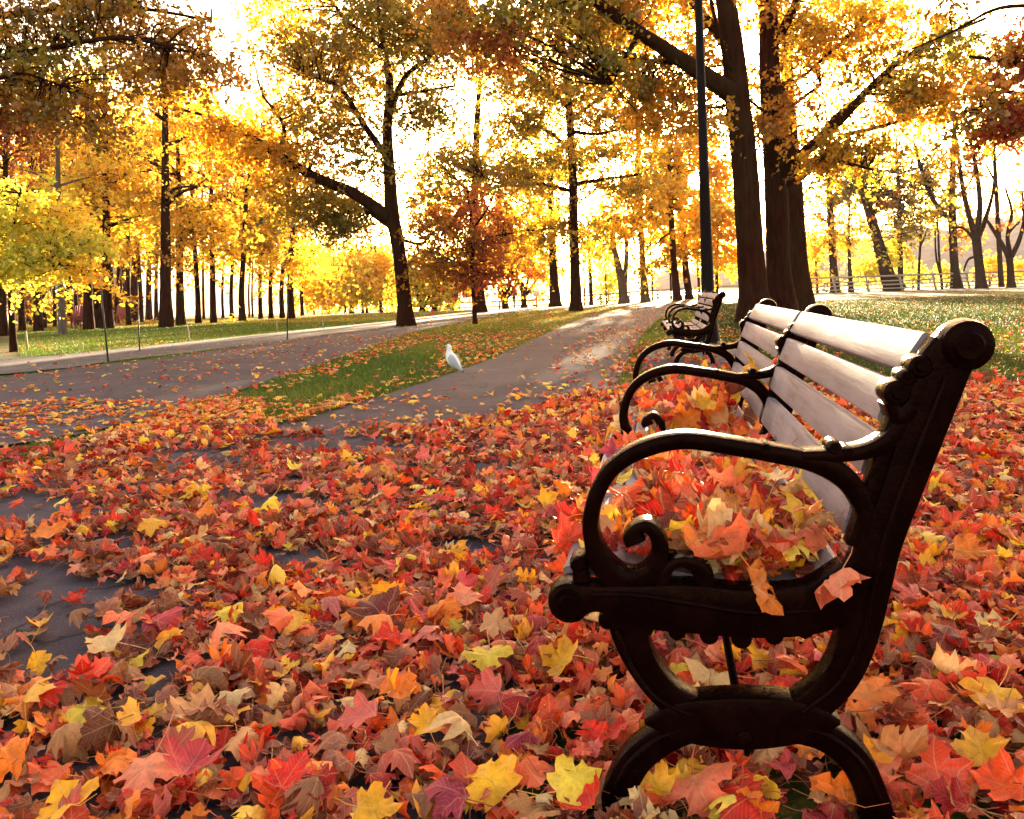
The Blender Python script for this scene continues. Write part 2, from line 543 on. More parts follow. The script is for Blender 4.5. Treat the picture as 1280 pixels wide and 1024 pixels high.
VAR_HI = make_variants(OUT_HI, (.5, 1.0), 60, True, 1.15, 5)
VAR_CURL = make_variants(OUT_HI, (.35, .7, 1.0), 40, True, 1.75, 15)
VAR_MID = make_variants(OUT_MID, (1.0,), 24, False, 1.25, 6)
_far = np.array([(0, 0), (.5, .05), (.3, .2), (.62, .45), (.2, .5), (0, 1), (-.2, .5), (-.62, .45), (-.3, .2), (-.5, .05)])
VAR_FAR = make_variants(_far, (1.0,), 10, False, .8, 8)

# colours real fallen maple leaves have (linear)
PAL = {'crimson': (.44, .006, .006), 'scarlet': (.74, .022, .005), 'red orange': (.78, .085, .006), 'orange': (.84, .22, .008),
       'golden yellow': (.88, .44, .010), 'yellow': (.90, .62, .05), 'tan': (.64, .28, .09), 'salmon pink': (.82, .22, .10),
       'rose pink': (.68, .07, .085), 'brown': (.22, .060, .016), 'dark red': (.17, .006, .005), 'cream': (.84, .56, .24), 'purple red': (.30, .016, .045)}
PN = list(PAL)
PW = np.array([.13, .18, .18, .13, .08, .05, .09, .08, .04, .02, .08, .08, .01]); PW = PW / PW.sum()
PWO = np.array([.02, .04, .15, .24, .22, .13, .09, .04, .01, .05, .0, .05, .0]); PWO = PWO / PWO.sum()
MIXTO = {'crimson': 'dark red', 'scarlet': 'crimson', 'red orange': 'scarlet', 'orange': 'red orange', 'golden yellow': 'orange', 'yellow': 'golden yellow',
         'tan': 'brown', 'salmon pink': 'scarlet', 'rose pink': 'crimson', 'brown': 'dark red', 'dark red': 'brown', 'cream': 'tan', 'purple red': 'rose pink'}


def leaf_matrix(n, spin):
    n = n / np.linalg.norm(n)
    h = np.array([math.cos(spin), math.sin(spin), 0]); u = h - n * h.dot(n)
    if np.linalg.norm(u) < .05: u = np.array([0, 0, 1.0]) - n * n[2]
    u /= np.linalg.norm(u); w = np.cross(n, u)
    return np.stack([w * -1, u, n], 1)    # columns: leaf x, leaf y (tip), leaf normal


def leaf_geom(var, p, n, spin, size, cname):
    V, Fc, co = var
    W = (V - [0, 0, 0]) * size @ leaf_matrix(np.asarray(n, float), spin).T
    base = np.array(PAL[cname]); tip = np.array(PAL[MIXTO[cname]])
    rr = np.clip(np.hypot(co[:, 0], co[:, 1] - .3) * 1.5, 0, 1)[:, None]
    c = base * (1 - rr * .5) + tip * rr * .5
    c = c * np.random.default_rng(int(abs(spin) * 1e5) % 99991).uniform(.8, 1.2)
    return W + np.asarray(p), Fc, np.clip(c, 0, 1), co


# ---- where leaves lie: density on the ground
def poly_in(px, py, poly):
    ins = np.zeros(px.shape, bool); n = len(poly)
    for i in range(n):
        x0, y0 = poly[i]; x1, y1 = poly[(i + 1) % n]
        c = ((y0 > py) != (y1 > py)) & (px < (x1 - x0) * (py - y0) / (y1 - y0 + 1e-12) + x0)
        ins ^= c
    return ins


G2 = lambda pts: [tuple(at(*p)[:2]) for p in pts]
ISLAND = G2([(40, 584), (150, 540), (250, 505), (330, 480), (400, 456), (470, 432), (520, 415), (600, 399), (660, 389), (740, 383), (800, 382), (770, 389), (735, 396), (700, 410), (660, 428), (612, 451), (530, 480), (450, 504), (370, 530), (200, 554)])
DENSE = G2([(-900, 1500), (-400, 640), (0, 572), (120, 556), (260, 532), (370, 545), (520, 541), (650, 520), (745, 486), (800, 430), (850, 425), (900, 450), (1110, 500), (1180, 480), (1290, 468), (1700, 560), (2300, 1500), (1500, 3500), (-400, 3500)])
PATHP = G2(EDGE_L + EDGE_R[::-1])
SIDEP = G2([(-300, 490), (0, 474), (100, 460), (200, 449), (330, 430), (400, 420), (490, 408), (560, 399), (620, 391), (640, 391), (600, 399), (520, 415), (470, 432), (400, 456), (330, 480), (250, 506), (130, 541), (0, 560), (-300, 610)])
FOOTP = G2([(-200, 454), (0, 449), (70, 446), (140, 438), (270, 425), (400, 411), (490, 402), (560, 393), (640, 386.5), (700, 382), (700, 385), (640, 391), (560, 400), (490, 409), (400, 421), (270, 438), (140, 453), (70, 464), (0, 470), (-200, 482)])
BARE = [(60, 762, 75, 34), (20, 648, 60, 22), (110, 690, 75, 16), (250, 578, 60, 14), (365, 708, 60, 14), (600, 690, 55, 12), (40, 825, 80, 22), (150, 745, 50, 14), (420, 560, 90, 12), (350, 632, 60, 8), (690, 700, 24, 14), (560, 880, 35, 10), (1010, 1010, 40, 14), (610, 590, 50, 8), (30, 720, 60, 14), (520, 1000, 30, 10)]


def smooth_noise(x, y, s, seed):
    r = np.random.default_rng(seed); v = np.zeros_like(x)
    for k in range(5):
        a = r.uniform(0, 2 * math.pi); f = s * r.uniform(.6, 1.8)
        v += np.sin(x * math.cos(a) * f + y * math.sin(a) * f + r.uniform(0, 6))
    return v / 3


def density(x, y):
    px, py, dep = proj(np.stack([x, y, np.zeros_like(x)], -1))
    dense = poly_in(x, y, DENSE); isl = poly_in(x, y, ISLAND)
    path = poly_in(x, y, PATHP); side = poly_in(x, y, SIDEP); foot = poly_in(x, y, FOOTP)
    nz = smooth_noise(x, y, 2.2, 1)
    d = np.where(x > 0, .20, .05) + np.where(x > 0, .12, .05) * np.clip(smooth_noise(x, y, .9, 4), -.6, 1)          # lawn
    d = np.where(path & ~dense, .035 + .05 * np.clip(nz, 0, 1), d)
    edge = np.abs(px - np.interp(py, [380, 415, 440, 470, 512], [838, 800, 782, 772, 757]))
    d = np.where(path & ~dense & (edge < 55 * (py - 355) / 60) & (py < 500), .30, d)
    d = np.where(path & ~dense & (py < 415) & (py > 384), d + .16, d)
    d = np.where(isl & ~dense, .62 + .25 * nz, d)
    d = np.where(isl & ~dense & (np.abs((py - 490) - (px - 400) * -.33) < 17) & (px > 290) & (px < 545), .05, d)
    d = np.where(isl & ~dense & (px < 330), np.clip(.9 - (px - 150) / 400, .3, .9), d)
    d = np.where(side & ~isl & ~dense, .12 + .10 * np.clip(nz, 0, 1), d)
    d = np.where(foot, .012, d)
    d = np.where(dense, np.where(px > 640, .85, .70) + .12 * nz, d)
    for bx, by, rx, ry in BARE:
        q = ((px - bx) / rx) ** 2 + ((py - by) / ry) ** 2
        d = np.where(dense, d * np.where(q < 1.6, np.clip(.10 + .5 * (q - .5), .10, 1), 1), d)
    d = np.where(dense & (px < 250) & (py > 560) & (py < 880), d * np.clip(.52 + (px / 250) * .48, .4, 1), d)
    return np.clip(d, .004, 1), dense, isl


leaves = []      # (screen size, pos, normal, spin, size, colour, dist, dense)


def scatter(y0, y1, per_m2, seed, hi):
    r = np.random.default_rng(seed); out = []
    n = int(per_m2 * (y1 - y0) * ((y1 + y0) / 2 * 1.38 + 3.2))
    y = np.sqrt(r.uniform(y0 * y0, y1 * y1, n)); u = r.uniform(-1, 1, n)
    x = y * (-.166 + u * .69) + u * 1.6
    d, dense, isl = density(x, y)
    keep = r.random(n) < d
    for X, Y, D, de, il in zip(x[keep], y[keep], d[keep], dense[keep], isl[keep]):
        ti = abs(r.normal(0, .44 if de else .22))
        if de and r.random() < .11: ti = r.uniform(.8, 1.45)
        az = r.uniform(0, 2 * math.pi)
        n3 = np.array([math.sin(ti) * math.cos(az), math.sin(ti) * math.sin(az), math.cos(ti)])
        if r.random() < .42: n3 = -n3
        size = r.uniform(.034, .068) if r.random() < .87 else r.uniform(.066, .094)
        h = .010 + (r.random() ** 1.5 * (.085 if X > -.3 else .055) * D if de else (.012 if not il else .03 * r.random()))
        w = PW if (de or il is False) else PWO
        if not de and Y > 7: w = PWO if r.random() < .7 else PW
        cn = PN[r.choice(len(PN), p=w)]
        if de and h < .034 and r.random() < .45: cn = ('dark red', 'brown', 'dark red', 'crimson')[r.integers(4)]  # low leaves often recoloured darker, painting shade into the gaps of the carpet
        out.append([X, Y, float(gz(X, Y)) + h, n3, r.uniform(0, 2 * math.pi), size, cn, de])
    return out


near = scatter(.75, 3.2, 1400, 21, True)
near2 = scatter(3.2, 7.5, 900, 22, True)
midl = scatter(7.5, 20, 90, 23, False)
farl = scatter(20, 62, 26, 24, False)

# hand-placed leaves that stand out in the photograph: (px, py, width px, colour, tilt towards camera 0..1, face up)
HERO = [(108, 886, 60, 'yellow', .35, 1), (535, 902, 52, 'golden yellow', .3, 1), (612, 972, 78, 'golden yellow', .55, 1), (718, 975, 74, 'yellow', .5, 1),
        (872, 985, 92, 'salmon pink', .5, 1), (930, 1000, 70, 'scarlet', .4, 1), (470, 760, 66, 'dark red', .5, 1), (550, 757, 54, 'orange', .5, 1),
        (210, 768, 42, 'rose pink', .5, 1), (60, 665, 44, 'orange', .3, 1), (275, 795, 50, 'salmon pink', .3, -1), (62, 862, 40, 'scarlet', .6, 1),
        (180, 962, 80, 'salmon pink', .25, -1), (85, 1000, 62, 'golden yellow', .3, 1), (560, 985, 70, 'purple red', .25, 1), (470, 1010, 64, 'golden yellow', .3, 1),
        (365, 965, 62, 'scarlet', .5, 1), (250, 888, 60, 'tan', .3, -1), (290, 868, 44, 'cream', .3, 1), (20, 950, 70, 'orange', .4, 1), (650, 920, 46, 'purple red', .4, 1),
        (700, 825, 60, 'golden yellow', .5, 1), (610, 820, 60, 'yellow', .3, 1), (890, 845, 70, 'cream', .35, 1), (780, 900, 54, 'red orange', .4, -1), (500, 860, 50, 'orange', .4, 1),
        (690, 640, 44, 'crimson', .4, 1), (240, 955, 64, 'rose pink', .2, 1), (400, 985, 50, 'crimson', .4, 1), (1240, 870, 62, 'golden yellow', .3, 1), (1225, 935, 60, 'golden yellow', .4, 1),
        (1130, 940, 70, 'tan', .4, -1), (1180, 795, 60, 'dark red', .4, 1), (1215, 690, 52, 'orange', .4, 1), (1085, 870, 60, 'orange', .6, -1), (1160, 860, 56, 'red orange', .4, 1),
        (330, 705, 36, 'scarlet', .4, 1), (190, 655, 40, 'golden yellow', .5, 1), (255, 640, 34, 'orange', .3, 1), (580, 745, 50, 'salmon pink', .4, -1), (450, 895, 56, 'rose pink', .3, -1),
        (130, 800, 50, 'cream', .25, -1), (820, 985, 50, 'golden yellow', .4, 1), (960, 880, 46, 'red orange', .4, 1), (985, 850, 44, 'scarlet', .5, 1), (640, 870, 50, 'crimson', .4, 1),
        (740, 915, 40, 'scarlet', .7, 1), (800, 850, 50, 'salmon pink', .4, -1), (1250, 980, 60, 'red orange', .4, 1), (1190, 1000, 54, 'crimson', .4, 1), (1040, 990, 60, 'orange', .3, 1), (620, 780, 48, 'tan', .4, -1)]
hero = []
rh = np.random.default_rng(77)
for px, py, w, cn, tilt, face in HERO:
    p = at(px, py, z=.085); dist = np.linalg.norm(p - CAM)
    n3 = np.array([rh.normal(0, .15), -tilt, 1.0]); n3 /= np.linalg.norm(n3)
    hero.append([p[0], p[1], .085, n3 * face, rh.uniform(0, 6.28), min(.135, w / F * dist / 1.25), cn, True])

# ------------------------------------------------------------------ benches
Y0 = 1.382
SP = 1.225      # distance between the iron frames
q0 = lambda x, y: at(x, y, Y=Y0)[[0, 2]]
PXM = 1.33e-3


def stroke(mb, pts, thick, sub=6, n=14, ex=3.0, yc=0.0):
    """flat bar of varying width following a line, rounded edges; pts = (px, py, width px) on the photo's near frame"""
    S = smooth_path(pts, sub)
    P = np.array([q0(a, b) for a, b, _ in S]); W = np.maximum(S[:, 2], 2) * PXM / 2
    vs = []; fs = []
    for i, (p, w) in enumerate(zip(P, W)):
        t = P[min(i + 1, len(P) - 1)] - P[max(i - 1, 0)]; t /= np.linalg.norm(t) + 1e-12
        nn = np.array([-t[1], t[0]])
        hb = thick / 2; ch = min(w * .42, .007); c2 = min(hb * .5, .007)
        sec = [(w, -hb + c2), (w, hb - c2), (w - ch * .3, hb - c2 * .3), (w - ch, hb), (0, hb + .0015), (-w + ch, hb), (-w + ch * .3, hb - c2 * .3), (-w, hb - c2),
               (-w, -hb + c2), (-w + ch * .3, -hb + c2 * .3), (-w + ch, -hb), (0, -hb - .0015), (w - ch, -hb), (w - ch * .3, -hb + c2 * .3)]
        for u, v in sec:
            vs.append((p[0] + nn[0] * u, yc + v, p[1] + nn[1] * u))
    for i in range(len(P) - 1):
        for k in range(n):
            a = i * n + k; b = i * n + (k + 1) % n
            fs.append((a, b, b + n, a + n))
    fs.append(tuple(range(n - 1, -1, -1))); fs.append(tuple(range((len(P) - 1) * n, len(P) * n)))
    mb.add(vs, fs)


def disc(mb, x, y, r, thick, yc=0.0):
    """round boss with domed faces"""
    c = q0(x, y); r *= PXM; prof = [(0, -.5), (.72, -.5), (.93, -.42), (1, -.2), (1, .2), (.93, .42), (.72, .5), (0, .5)]
    vs = []; fs = []; n = 22
    for a, b in prof:
        for k in range(n):
            an = 2 * math.pi * k / n
            vs.append((c[0] + max(a, .01) * r * math.cos(an), yc + b * thick, c[1] + max(a, .01) * r * math.sin(an)))
    for i in range(len(prof) - 1):
        for k in range(n):
            fs.append((i * n + k, i * n + (k + 1) % n, (i + 1) * n + (k + 1) % n, (i + 1) * n + k))
    fs.append(tuple(range(n - 1, -1, -1))); fs.append(tuple(range((len(prof) - 1) * n, len(prof) * n)))
    mb.add(vs, fs)


def frame_meshes():
    T = .05
    body = MB()
    # back post, flowing into the rear leg curve
    stroke(body, [(1200, 428, 50), (1183, 450, 52), (1166, 488, 54), (1146, 545, 50), (1120, 618, 46), (1096, 680, 48), (1082, 735, 50), (1070, 790, 46), (1050, 838, 44), (1018, 872, 44), (980, 893, 46), (930, 897, 60)], T)
    disc(body, 1203, 431, 30, T + .012)
    disc(body, 1203, 431, 20, T + .020)
    # front leg curve
    stroke(body, [(782, 752, 54), (788, 790, 46), (806, 830, 40), (836, 866, 40), (878, 890, 46), (928, 898, 60)], T - .003)
    # hub and lower arch
    stroke(body, [(806, 893, 8), (830, 893, 36), (860, 894, 58), (926, 896, 70), (992, 894, 58), (1024, 893, 36), (1046, 893, 8)], T + .007)
    stroke(body, [(752, 1052, 52), (764, 1024, 46), (775, 984, 42), (797, 944, 40), (838, 915, 38), (880, 905, 34), (926, 903, 46)], T - .006)
    stroke(body, [(1104, 1056, 52), (1096, 1024, 42), (1086, 984, 38), (1066, 945, 38), (1030, 916, 38), (980, 906, 34), (924, 904, 46)], T - .005)
    stroke(body, [(735, 1018, 16), (770, 1013, 18), (796, 1018, 12)], T + .012)
    stroke(body, [(1074, 1022, 14), (1096, 1018, 18), (1118, 1024, 12)], T + .012)
    # seat rail with scalloped underside
    stroke(body, [(716, 746, 50), (745, 743, 35), (775, 747, 45), (810, 753, 58), (870, 756, 64), (925, 761, 62), (975, 761, 62), (1020, 754, 62), (1068, 728, 66)], T + .004)
    disc(body, 713, 747, 28, T + .014); disc(body, 713, 747, 15, T + .024)
    for x, y, r in ((760, 772, 12), (806, 781, 12), (846, 785, 11), (886, 790, 12), (926, 794, 13), (966, 790, 12), (1004, 782, 12), (1036, 772, 12)): disc(body, x, y, r, T - .008)
    # lug that closes the slat ends of the back
    stroke(body, [(1172, 425, 18), (1141, 470, 20), (1114, 535, 22), (1092, 605, 22), (1068, 680, 24)], T - .011)
    # raised rib on post and rail
    stroke(body, [(1176, 470, 8), (1140, 560, 8), (1106, 650, 8), (1088, 720, 8), (1072, 790, 8), (1046, 842, 8), (1000, 880, 7)], T + .012)
    stroke(body, [(772, 780, 7), (792, 826, 7), (822, 864, 7), (862, 884, 7)], T + .010)
    stroke(body, [(742, 735, 7), (800, 737, 8), (870, 748, 8), (940, 758, 8), (1020, 755, 7)], T + .013)
    stroke(body, [(764, 990, 7), (786, 945, 7), (826, 912, 7), (866, 899, 7)], T + .006)
    stroke(body, [(1096, 990, 7), (1074, 945, 7), (1036, 912, 7), (996, 899, 7)], T + .007)
    # curl that carries the front slat and scroll behind the arm
    disc(body, 724, 700, 11, T + .01); stroke(body, [(724, 704, 16), (728, 722, 22)], T)
    stroke(body, [(826, 733, 20), (834, 708, 15), (852, 698, 15), (872, 705, 20), (880, 720, 24), (884, 738, 20)], T - .004)
    arm = MB()
    stroke(arm, [(795, 676, 26), (792, 668, 25), (797, 658, 17), (810, 655, 17), (822, 668, 19), (825, 690, 22), (816, 711, 26), (796, 722, 28), (772, 718, 30), (752, 700, 30), (742, 675, 22), (739, 648, 20), (748, 612, 20), (768, 582, 20), (804, 560, 21), (855, 549, 21), (918, 557, 21), (965, 565, 22), (1005, 573, 23), (1036, 584, 26), (1060, 602, 26), (1077, 632, 22), (1081, 664, 20), (1074, 694, 22), (1060, 722, 26)], T - .002)
    stroke(arm, [(1000, 568, 14), (1042, 567, 17), (1085, 560, 19), (1114, 542, 22), (1134, 512, 26), (1150, 480, 24)], T - .001)
    disc(arm, 1040, 557, 9, T + .004); disc(arm, 1056, 562, 7, T + .005); disc(arm, 955, 556, 6, T + .003)
    ros = MB()
    disc(ros, 1116, 489, 16, T + .012); disc(ros, 1145, 457, 14, T + .010); disc(ros, 1129, 470, 10, T + .006)
    disc(ros, 1116, 489, 8, T + .022); disc(ros, 1145, 457, 7, T + .020)
    stroke(ros, [(1108, 500, 14), (1120, 520, 20), (1136, 508, 24)], T + .003)
    bolt = MB()
    disc(bolt, 928, 910, 9, .012, -T / 2 - .006); disc(bolt, 928, 910, 5, .016, -T / 2 - .008)
    return body, arm, ros, bolt


def slat_mesh(name, a, b, thick, length, drop):
    """board between two points of the frame's outline, running from frame to frame; drop pushes it behind/below its face line"""
    A, B = q0(*a), q0(*b); d = B - A; w = np.linalg.norm(d); d /= w
    nn = np.array([d[1], -d[0]]) * drop
    c = (A + B) / 2 + nn * thick / 2
    mb = MB(); K = 14
    prof = []
    bv = min(.006, thick * .3)
    hx, hz = w / 2, thick / 2
    prof = [(-hx + bv, -hz), (hx - bv, -hz), (hx - bv * .3, -hz + bv * .3), (hx, -hz + bv), (hx, hz - bv), (hx - bv * .3, hz - bv * .3), (hx - bv, hz), (-hx + bv, hz), (-hx + bv * .3, hz - bv * .3), (-hx, hz - bv), (-hx, -hz + bv), (-hx + bv * .3, -hz + bv * .3)]
    n = len(prof); vs = []; fs = []
    ph = random.uniform(0, 6); wob = random.uniform(.0004, .0012)
    for i in range(K + 1):
        yy = -length / 2 + length * i / K
        off = math.sin(ph + i * .6) * wob
        for u, v in prof:
            vs.append((d[0] * u + nn[0] * (v + off), yy, d[1] * u + nn[1] * (v + off)))
    for i in range(K):
        for k in range(n):
            fs.append((i * n + k, i * n + (k + 1) % n, (i + 1) * n + (k + 1) % n, (i + 1) * n + k))
    fs.append(tuple(range(n - 1, -1, -1))); fs.append(tuple(range(K * n, K * n + n)))
    mb.add(vs, fs)
    return mb, (c[0], c[1])


BACK = [((1163, 413), (1127, 466)), ((1122, 475), (1100, 532)), ((1096, 542), (1079, 600)), ((1075, 612), (1055, 676))]
SEAT = [((701, 716), (757, 706)), ((762, 706.5), (818, 715)), ((823, 716), (881, 728)), ((886, 729), (945, 741)), ((950, 741.5), (1006, 738)), ((1011, 735), (1046, 703))]
SEATX = np.array([q0(*p)[0] for p in ((701, 716), (757, 706), (818, 715), (881, 728), (945, 741), (1006, 738), (1046, 703))])
SEATZ = np.array([q0(*p)[1] for p in ((701, 716), (757, 706), (818, 715), (881, 728), (945, 741), (1006, 738), (1046, 703))])


def shade_auto(o):
    for p in o.data.polygons: p.use_smooth = True
    try:
        o.data.set_sharp_from_angle(angle=math.radians(32))
    except Exception: pass
    return o


def make_bench():
    root = empty('park_bench', (0, Y0, 0), 'nearest park bench, weathered slat seat heaped with fallen maple leaves, black scrolled iron frames', 'bench', 'park benches beside the path')
    body, arm, ros, bolt = frame_meshes()
    fb = shade_auto(body.build('end_frame', IRON, root)); ab = shade_auto(arm.build('armrest', IRON, fb))
    rb = shade_auto(ros.build('rosette', IRON, fb)); bb = shade_auto(bolt.build('bolt', IRON, fb))
    for k in (1, 2):
        f2 = fb.copy(); COL.objects.link(f2); f2.parent = root; f2.location.y = SP * k
        for s in (ab, rb, bb):
            c = s.copy(); COL.objects.link(c); c.parent = f2
    for bay in (0, 1):
        yc = SP * (bay + .5)
        for a, b in BACK:
            mb, c = slat_mesh('back_slat', (a[0] + (b[0] - a[0]) * .03, a[1] + (b[1] - a[1]) * .03), (b[0] - (b[0] - a[0]) * .05, b[1] - (b[1] - a[1]) * .05), .026, SP - .056, -1)
            o = shade_auto(mb.build('back_slat', WOOD, root)); o.location = (c[0], yc, c[1])
        for a, b in SEAT:
            mb, c = slat_mesh('seat_slat', a, b, .024, SP - .056, 1)
            o = shade_auto(mb.build('seat_slat', WOOD, root)); o.location = (c[0], yc, c[1])
    h = q0(922, 876); mb = MB(); mb.tube([(h[0], .0, h[1]), (h[0], SP, h[1]), (h[0], 2 * SP, h[1])], [.0075] * 3, 10)
    mb.build('tie_rod', IRON, root)
    return root


def copy_tree(o, parent=None):
    c = o.copy(); COL.objects.link(c); c.parent = parent
    for ch in list(o.children): copy_tree(ch, c)
    return c


bench = make_bench()
b2 = copy_tree(bench)
p2 = at(894, 459); off = at(904, 372, Y=10.06)[0] - q0(1211, 401)[0]
b2.location = (off, 10.06, 0); b2.rotation_euler.z = math.radians(1.5)
tag(b2, 'farther empty park bench on a concrete pad beside the lamp post', 'bench')
# concrete pad under the farther bench
mb = MB(); mb.box((off + .16, 10.06 + 1.2, .012), (1.25, 3.1, .05), None, .004)
tag(mb.build('concrete_pad', CONC, None, False), kind='structure')

# ------------------------------------------------------------------ leaves on the bench
seatl = []
rb_ = np.random.default_rng(5)


def seat_z(x): return float(np.interp(x, SEATX, SEATZ))


def pile(n, y0, y1, fx, hmax, tilt, pal):
    for _ in range(n):
        u = fx(); x = SEATX[0] + (SEATX[-1] - SEATX[0]) * u; y = rb_.uniform(y0, y1)
        ti = abs(rb_.normal(0, tilt)); az = rb_.uniform(0, 6.28)
        n3 = np.array([math.sin(ti) * math.cos(az), math.sin(ti) * math.sin(az) - .15, math.cos(ti)]); n3 /= np.linalg.norm(n3)
        if rb_.random() < .4: n3 = -n3
        z = seat_z(x) + .012 + hmax * rb_.random() * min(1, u * 1.3)
        x -= .012
        seatl.append([x, Y0 + y, z, n3, rb_.uniform(0, 6.28), rb_.uniform(.042, .080), PN[rb_.choice(len(PN), p=pal)], True])


pile(220, .04, 1.18, lambda: rb_.beta(1.8, 1.3), .062, .55, PW)
pile(70, .02, .45, lambda: rb_.beta(2.8, 1.6), .075, .65, PW)
pile(220, 1.28, 2.40, lambda: rb_.beta(2.4, 1.5), .13, .75, PW)
pile(46, .035, .12, lambda: .3 + .7 * rb_.beta(2.2, 1.3), .085, .7, PW)
pile(8, .05, 1.15, lambda: rb_.uniform(.02, .3), .004, .2, PW)
# leaves one remembers: px, py, depth behind the near frame, size, colour, normal, spin
for px, py, dy, sz, cn, n3, sp in [(952, 735, -.02, .115, 'orange', (.1, -1, .55), -1.2), (1034, 728, -.03, .10, 'salmon pink', (.25, -1, .2), -1.5), (915, 690, .02, .12, 'salmon pink', (-.5, -.6, .8), -1.0),
                                   (1012, 612, .42, .14, 'yellow', (-.8, -.7, .5), .9), (939, 462, 1.30, .115, 'golden yellow', (-1, -.45, .15), 1.5), (972, 455, 1.24, .085, 'scarlet', (-.5, -1, .3), .6),
                                   (745, 605, .40, .10, 'rose pink', (-.2, -1, .25), 1.2), (838, 655, .18, .12, 'crimson', (-.6, -.7, .6), 2.2), (890, 650, .20, .12, 'tan', (.5, -.5, .8), -.6), (985, 690, .10, .12, 'dark red', (.2, -.7, .6), .4),
                                   (970, 655, .22, .11, 'golden yellow', (.1, -.3, 1), 0.2), (1062, 655, .35, .09, 'scarlet', (-.6, -.5, .3), 1.4), (860, 525, 1.30, .11, 'orange', (0, -1, .3), 1.2), (895, 520, 1.34, .10, 'orange', (.2, -1, .25), 1.7),
                                   (840, 500, 1.7, .1, 'crimson', (0, -1, .4), 1.4), (885, 495, 1.75, .1, 'scarlet', (0, -1, .4), 1.0), (935, 520, 1.5, .11, 'brown', (-.3, -1, .3), 1.9), (1048, 545, .62, .09, 'red orange', (-.7, -.6, .1), 1.5)]:
    p = at(px, py, Y=Y0 + dy)
    seatl.append([p[0], p[1], p[2], np.array(n3, float) / np.linalg.norm(n3), sp, sz * .78, cn, True])

# ------------------------------------------------------------------ build fallen leaves: nearest ones as things, the rest as cover
def size_px(l):
    d = math.dist((l[0], l[1], l[2]), CAM); px, py, dep = proj(np.array(l[:3]))
    ok = -30 < px < 1310 and -20 < py < 1050 and dep > .3
    return (l[5] / d * F) * (1 if ok else .01)


allnear = [('g', l) for l in hero] + [('s', l) for l in seatl] + [('g', l) for l in near]
score = []
for k, l in allnear:
    s = size_px(l) * (1.0 + .5 * min(1, l[2] / .09) if k == 'g' else 1.35)
    score.append(s)
for i in range(len(hero)): score[i] *= 1.6
order = np.argsort(score)[::-1]
single = set(order[:285].tolist())


def zone(k, l):
    px, py, _ = proj(np.array(l[:3])); px = float(px); py = float(py)
    if k == 's':
        u = (l[0] - SEATX[0]) / (SEATX[-1] - SEATX[0])
        bay = 'near half' if l[1] < Y0 + SP else 'far half'
        w = 'front slat' if u < .22 else ('middle' if u < .6 else ('back edge' if u < .9 else 'backrest'))
        return f"on the {w} of the {bay} of the bench"
    if px > 1100: return 'behind the bench back' if py < 900 else 'behind the bench, low in the right corner'
    if 740 < px <= 1100:
        return 'under the bench, inside the oval of the iron frame' if py < 880 else 'under the lower arch of the iron frame'
    col = 'far left' if px < 160 else ('left' if px < 330 else ('middle' if px < 520 else 'just left of the bench'))
    row = 'at the bottom edge' if py > 950 else ('in the front row' if py > 870 else ('on the front of the carpet' if py > 790 else 'farther back on the carpet'))
    return f"{row}, {col}"


used = {}
vi = 0
rest = []
rows = []
for i, (k, l) in enumerate(allnear):
    var = VAR_CURL[i % 40] if (i * 37) % 100 < (100 if k == 's' and i >= len(hero) + len(seatl) - 18 else 85 if k == 's' else 26) and i >= len(hero) else VAR_HI[(i * 7 + 3) % len(VAR_HI)]
    if i in single:
        rows.append((i, k, l, var))
    else: rest.append((l, var))
ATT = {}
for i, k, l, var in rows:
    flat = np.ptp(var[0][:len(OUT_HI) * 2, 2])
    st = 'flat' if flat < .22 else ('gently curled' if flat < .42 else 'tightly curled')
    up = 'pale underside up' if l[3][2] < 0 else ('tilted up' if abs(l[3][2]) < .72 else 'face up')
    ATT[i] = (st, up, zone(k, l))
byl = {}
for i, k, l, var in rows:
    st, up, z = ATT[i]
    byl.setdefault((l[6], st, up, z), []).append((i, l))
LAB = {}
for (c, st, up, z), it in byl.items():
    if len(it) == 1: LAB[it[0][0]] = f"{st} {c} leaf, {up}, {z}"
    else:
        xs_ = sorted(it, key=lambda e: float(proj(np.array(e[1][:3]))[0]))
        for r_, (i, l) in enumerate(xs_):
            w = 'left one' if r_ == 0 else ('right one' if r_ == len(xs_) - 1 else ('middle one', 'second from left', 'third from left', 'fourth from left')[0 if len(xs_) == 3 else min(r_, 3)])
            LAB[i] = f"{st} {c} leaf, {up}, {z}, {w}"
for i, k, l, var in rows:
    W, Fc, c, co = leaf_geom(var, (0, 0, 0), l[3], l[4], l[5], l[6])
    me = raw_mesh('fallen_maple_leaf', W, [q for f in Fc for q in f], [len(f) for f in Fc], FLEAF, True, c, co)
    o = link(bpy.data.objects.new('fallen_maple_leaf', me)); o.location = l[:3]
    if k == 'g' and i >= 0:
        lo = W[:, 2].min() + l[2]
        if lo < .016: o.location.z += .016 - lo
    words = LAB[i].split()
    tag(o, ' '.join(words[:16]), 'leaf', 'leaves heaped on the bench' if k == 's' else 'leaves carpeting the ground in front')


def batch(items, name):
    VV = []; LL = []; CC = []; KK = []; CO = []; o = 0
    for l, var in items:
        W, Fc, c, co = leaf_geom(var, l[:3], l[3], l[4], l[5], l[6])
        fl = float(gz(l[0], l[1])) + .012
        lo = W[:, 2].min()
        if lo < fl + .006: W[:, 2] += fl + .006 - lo if l[7] else (fl + .006 - lo) * .9
        VV.append(W); CC.append(c); KK.append(co)
        for f in Fc: LL.append([q + o for q in f]); CO.append(len(f))
        o += len(W)
    me = raw_mesh(name, np.vstack(VV), np.concatenate([np.array(a) for a in LL]), CO, FLEAF, True, np.vstack(CC), np.vstack(KK))
    return link(bpy.data.objects.new(name, me))


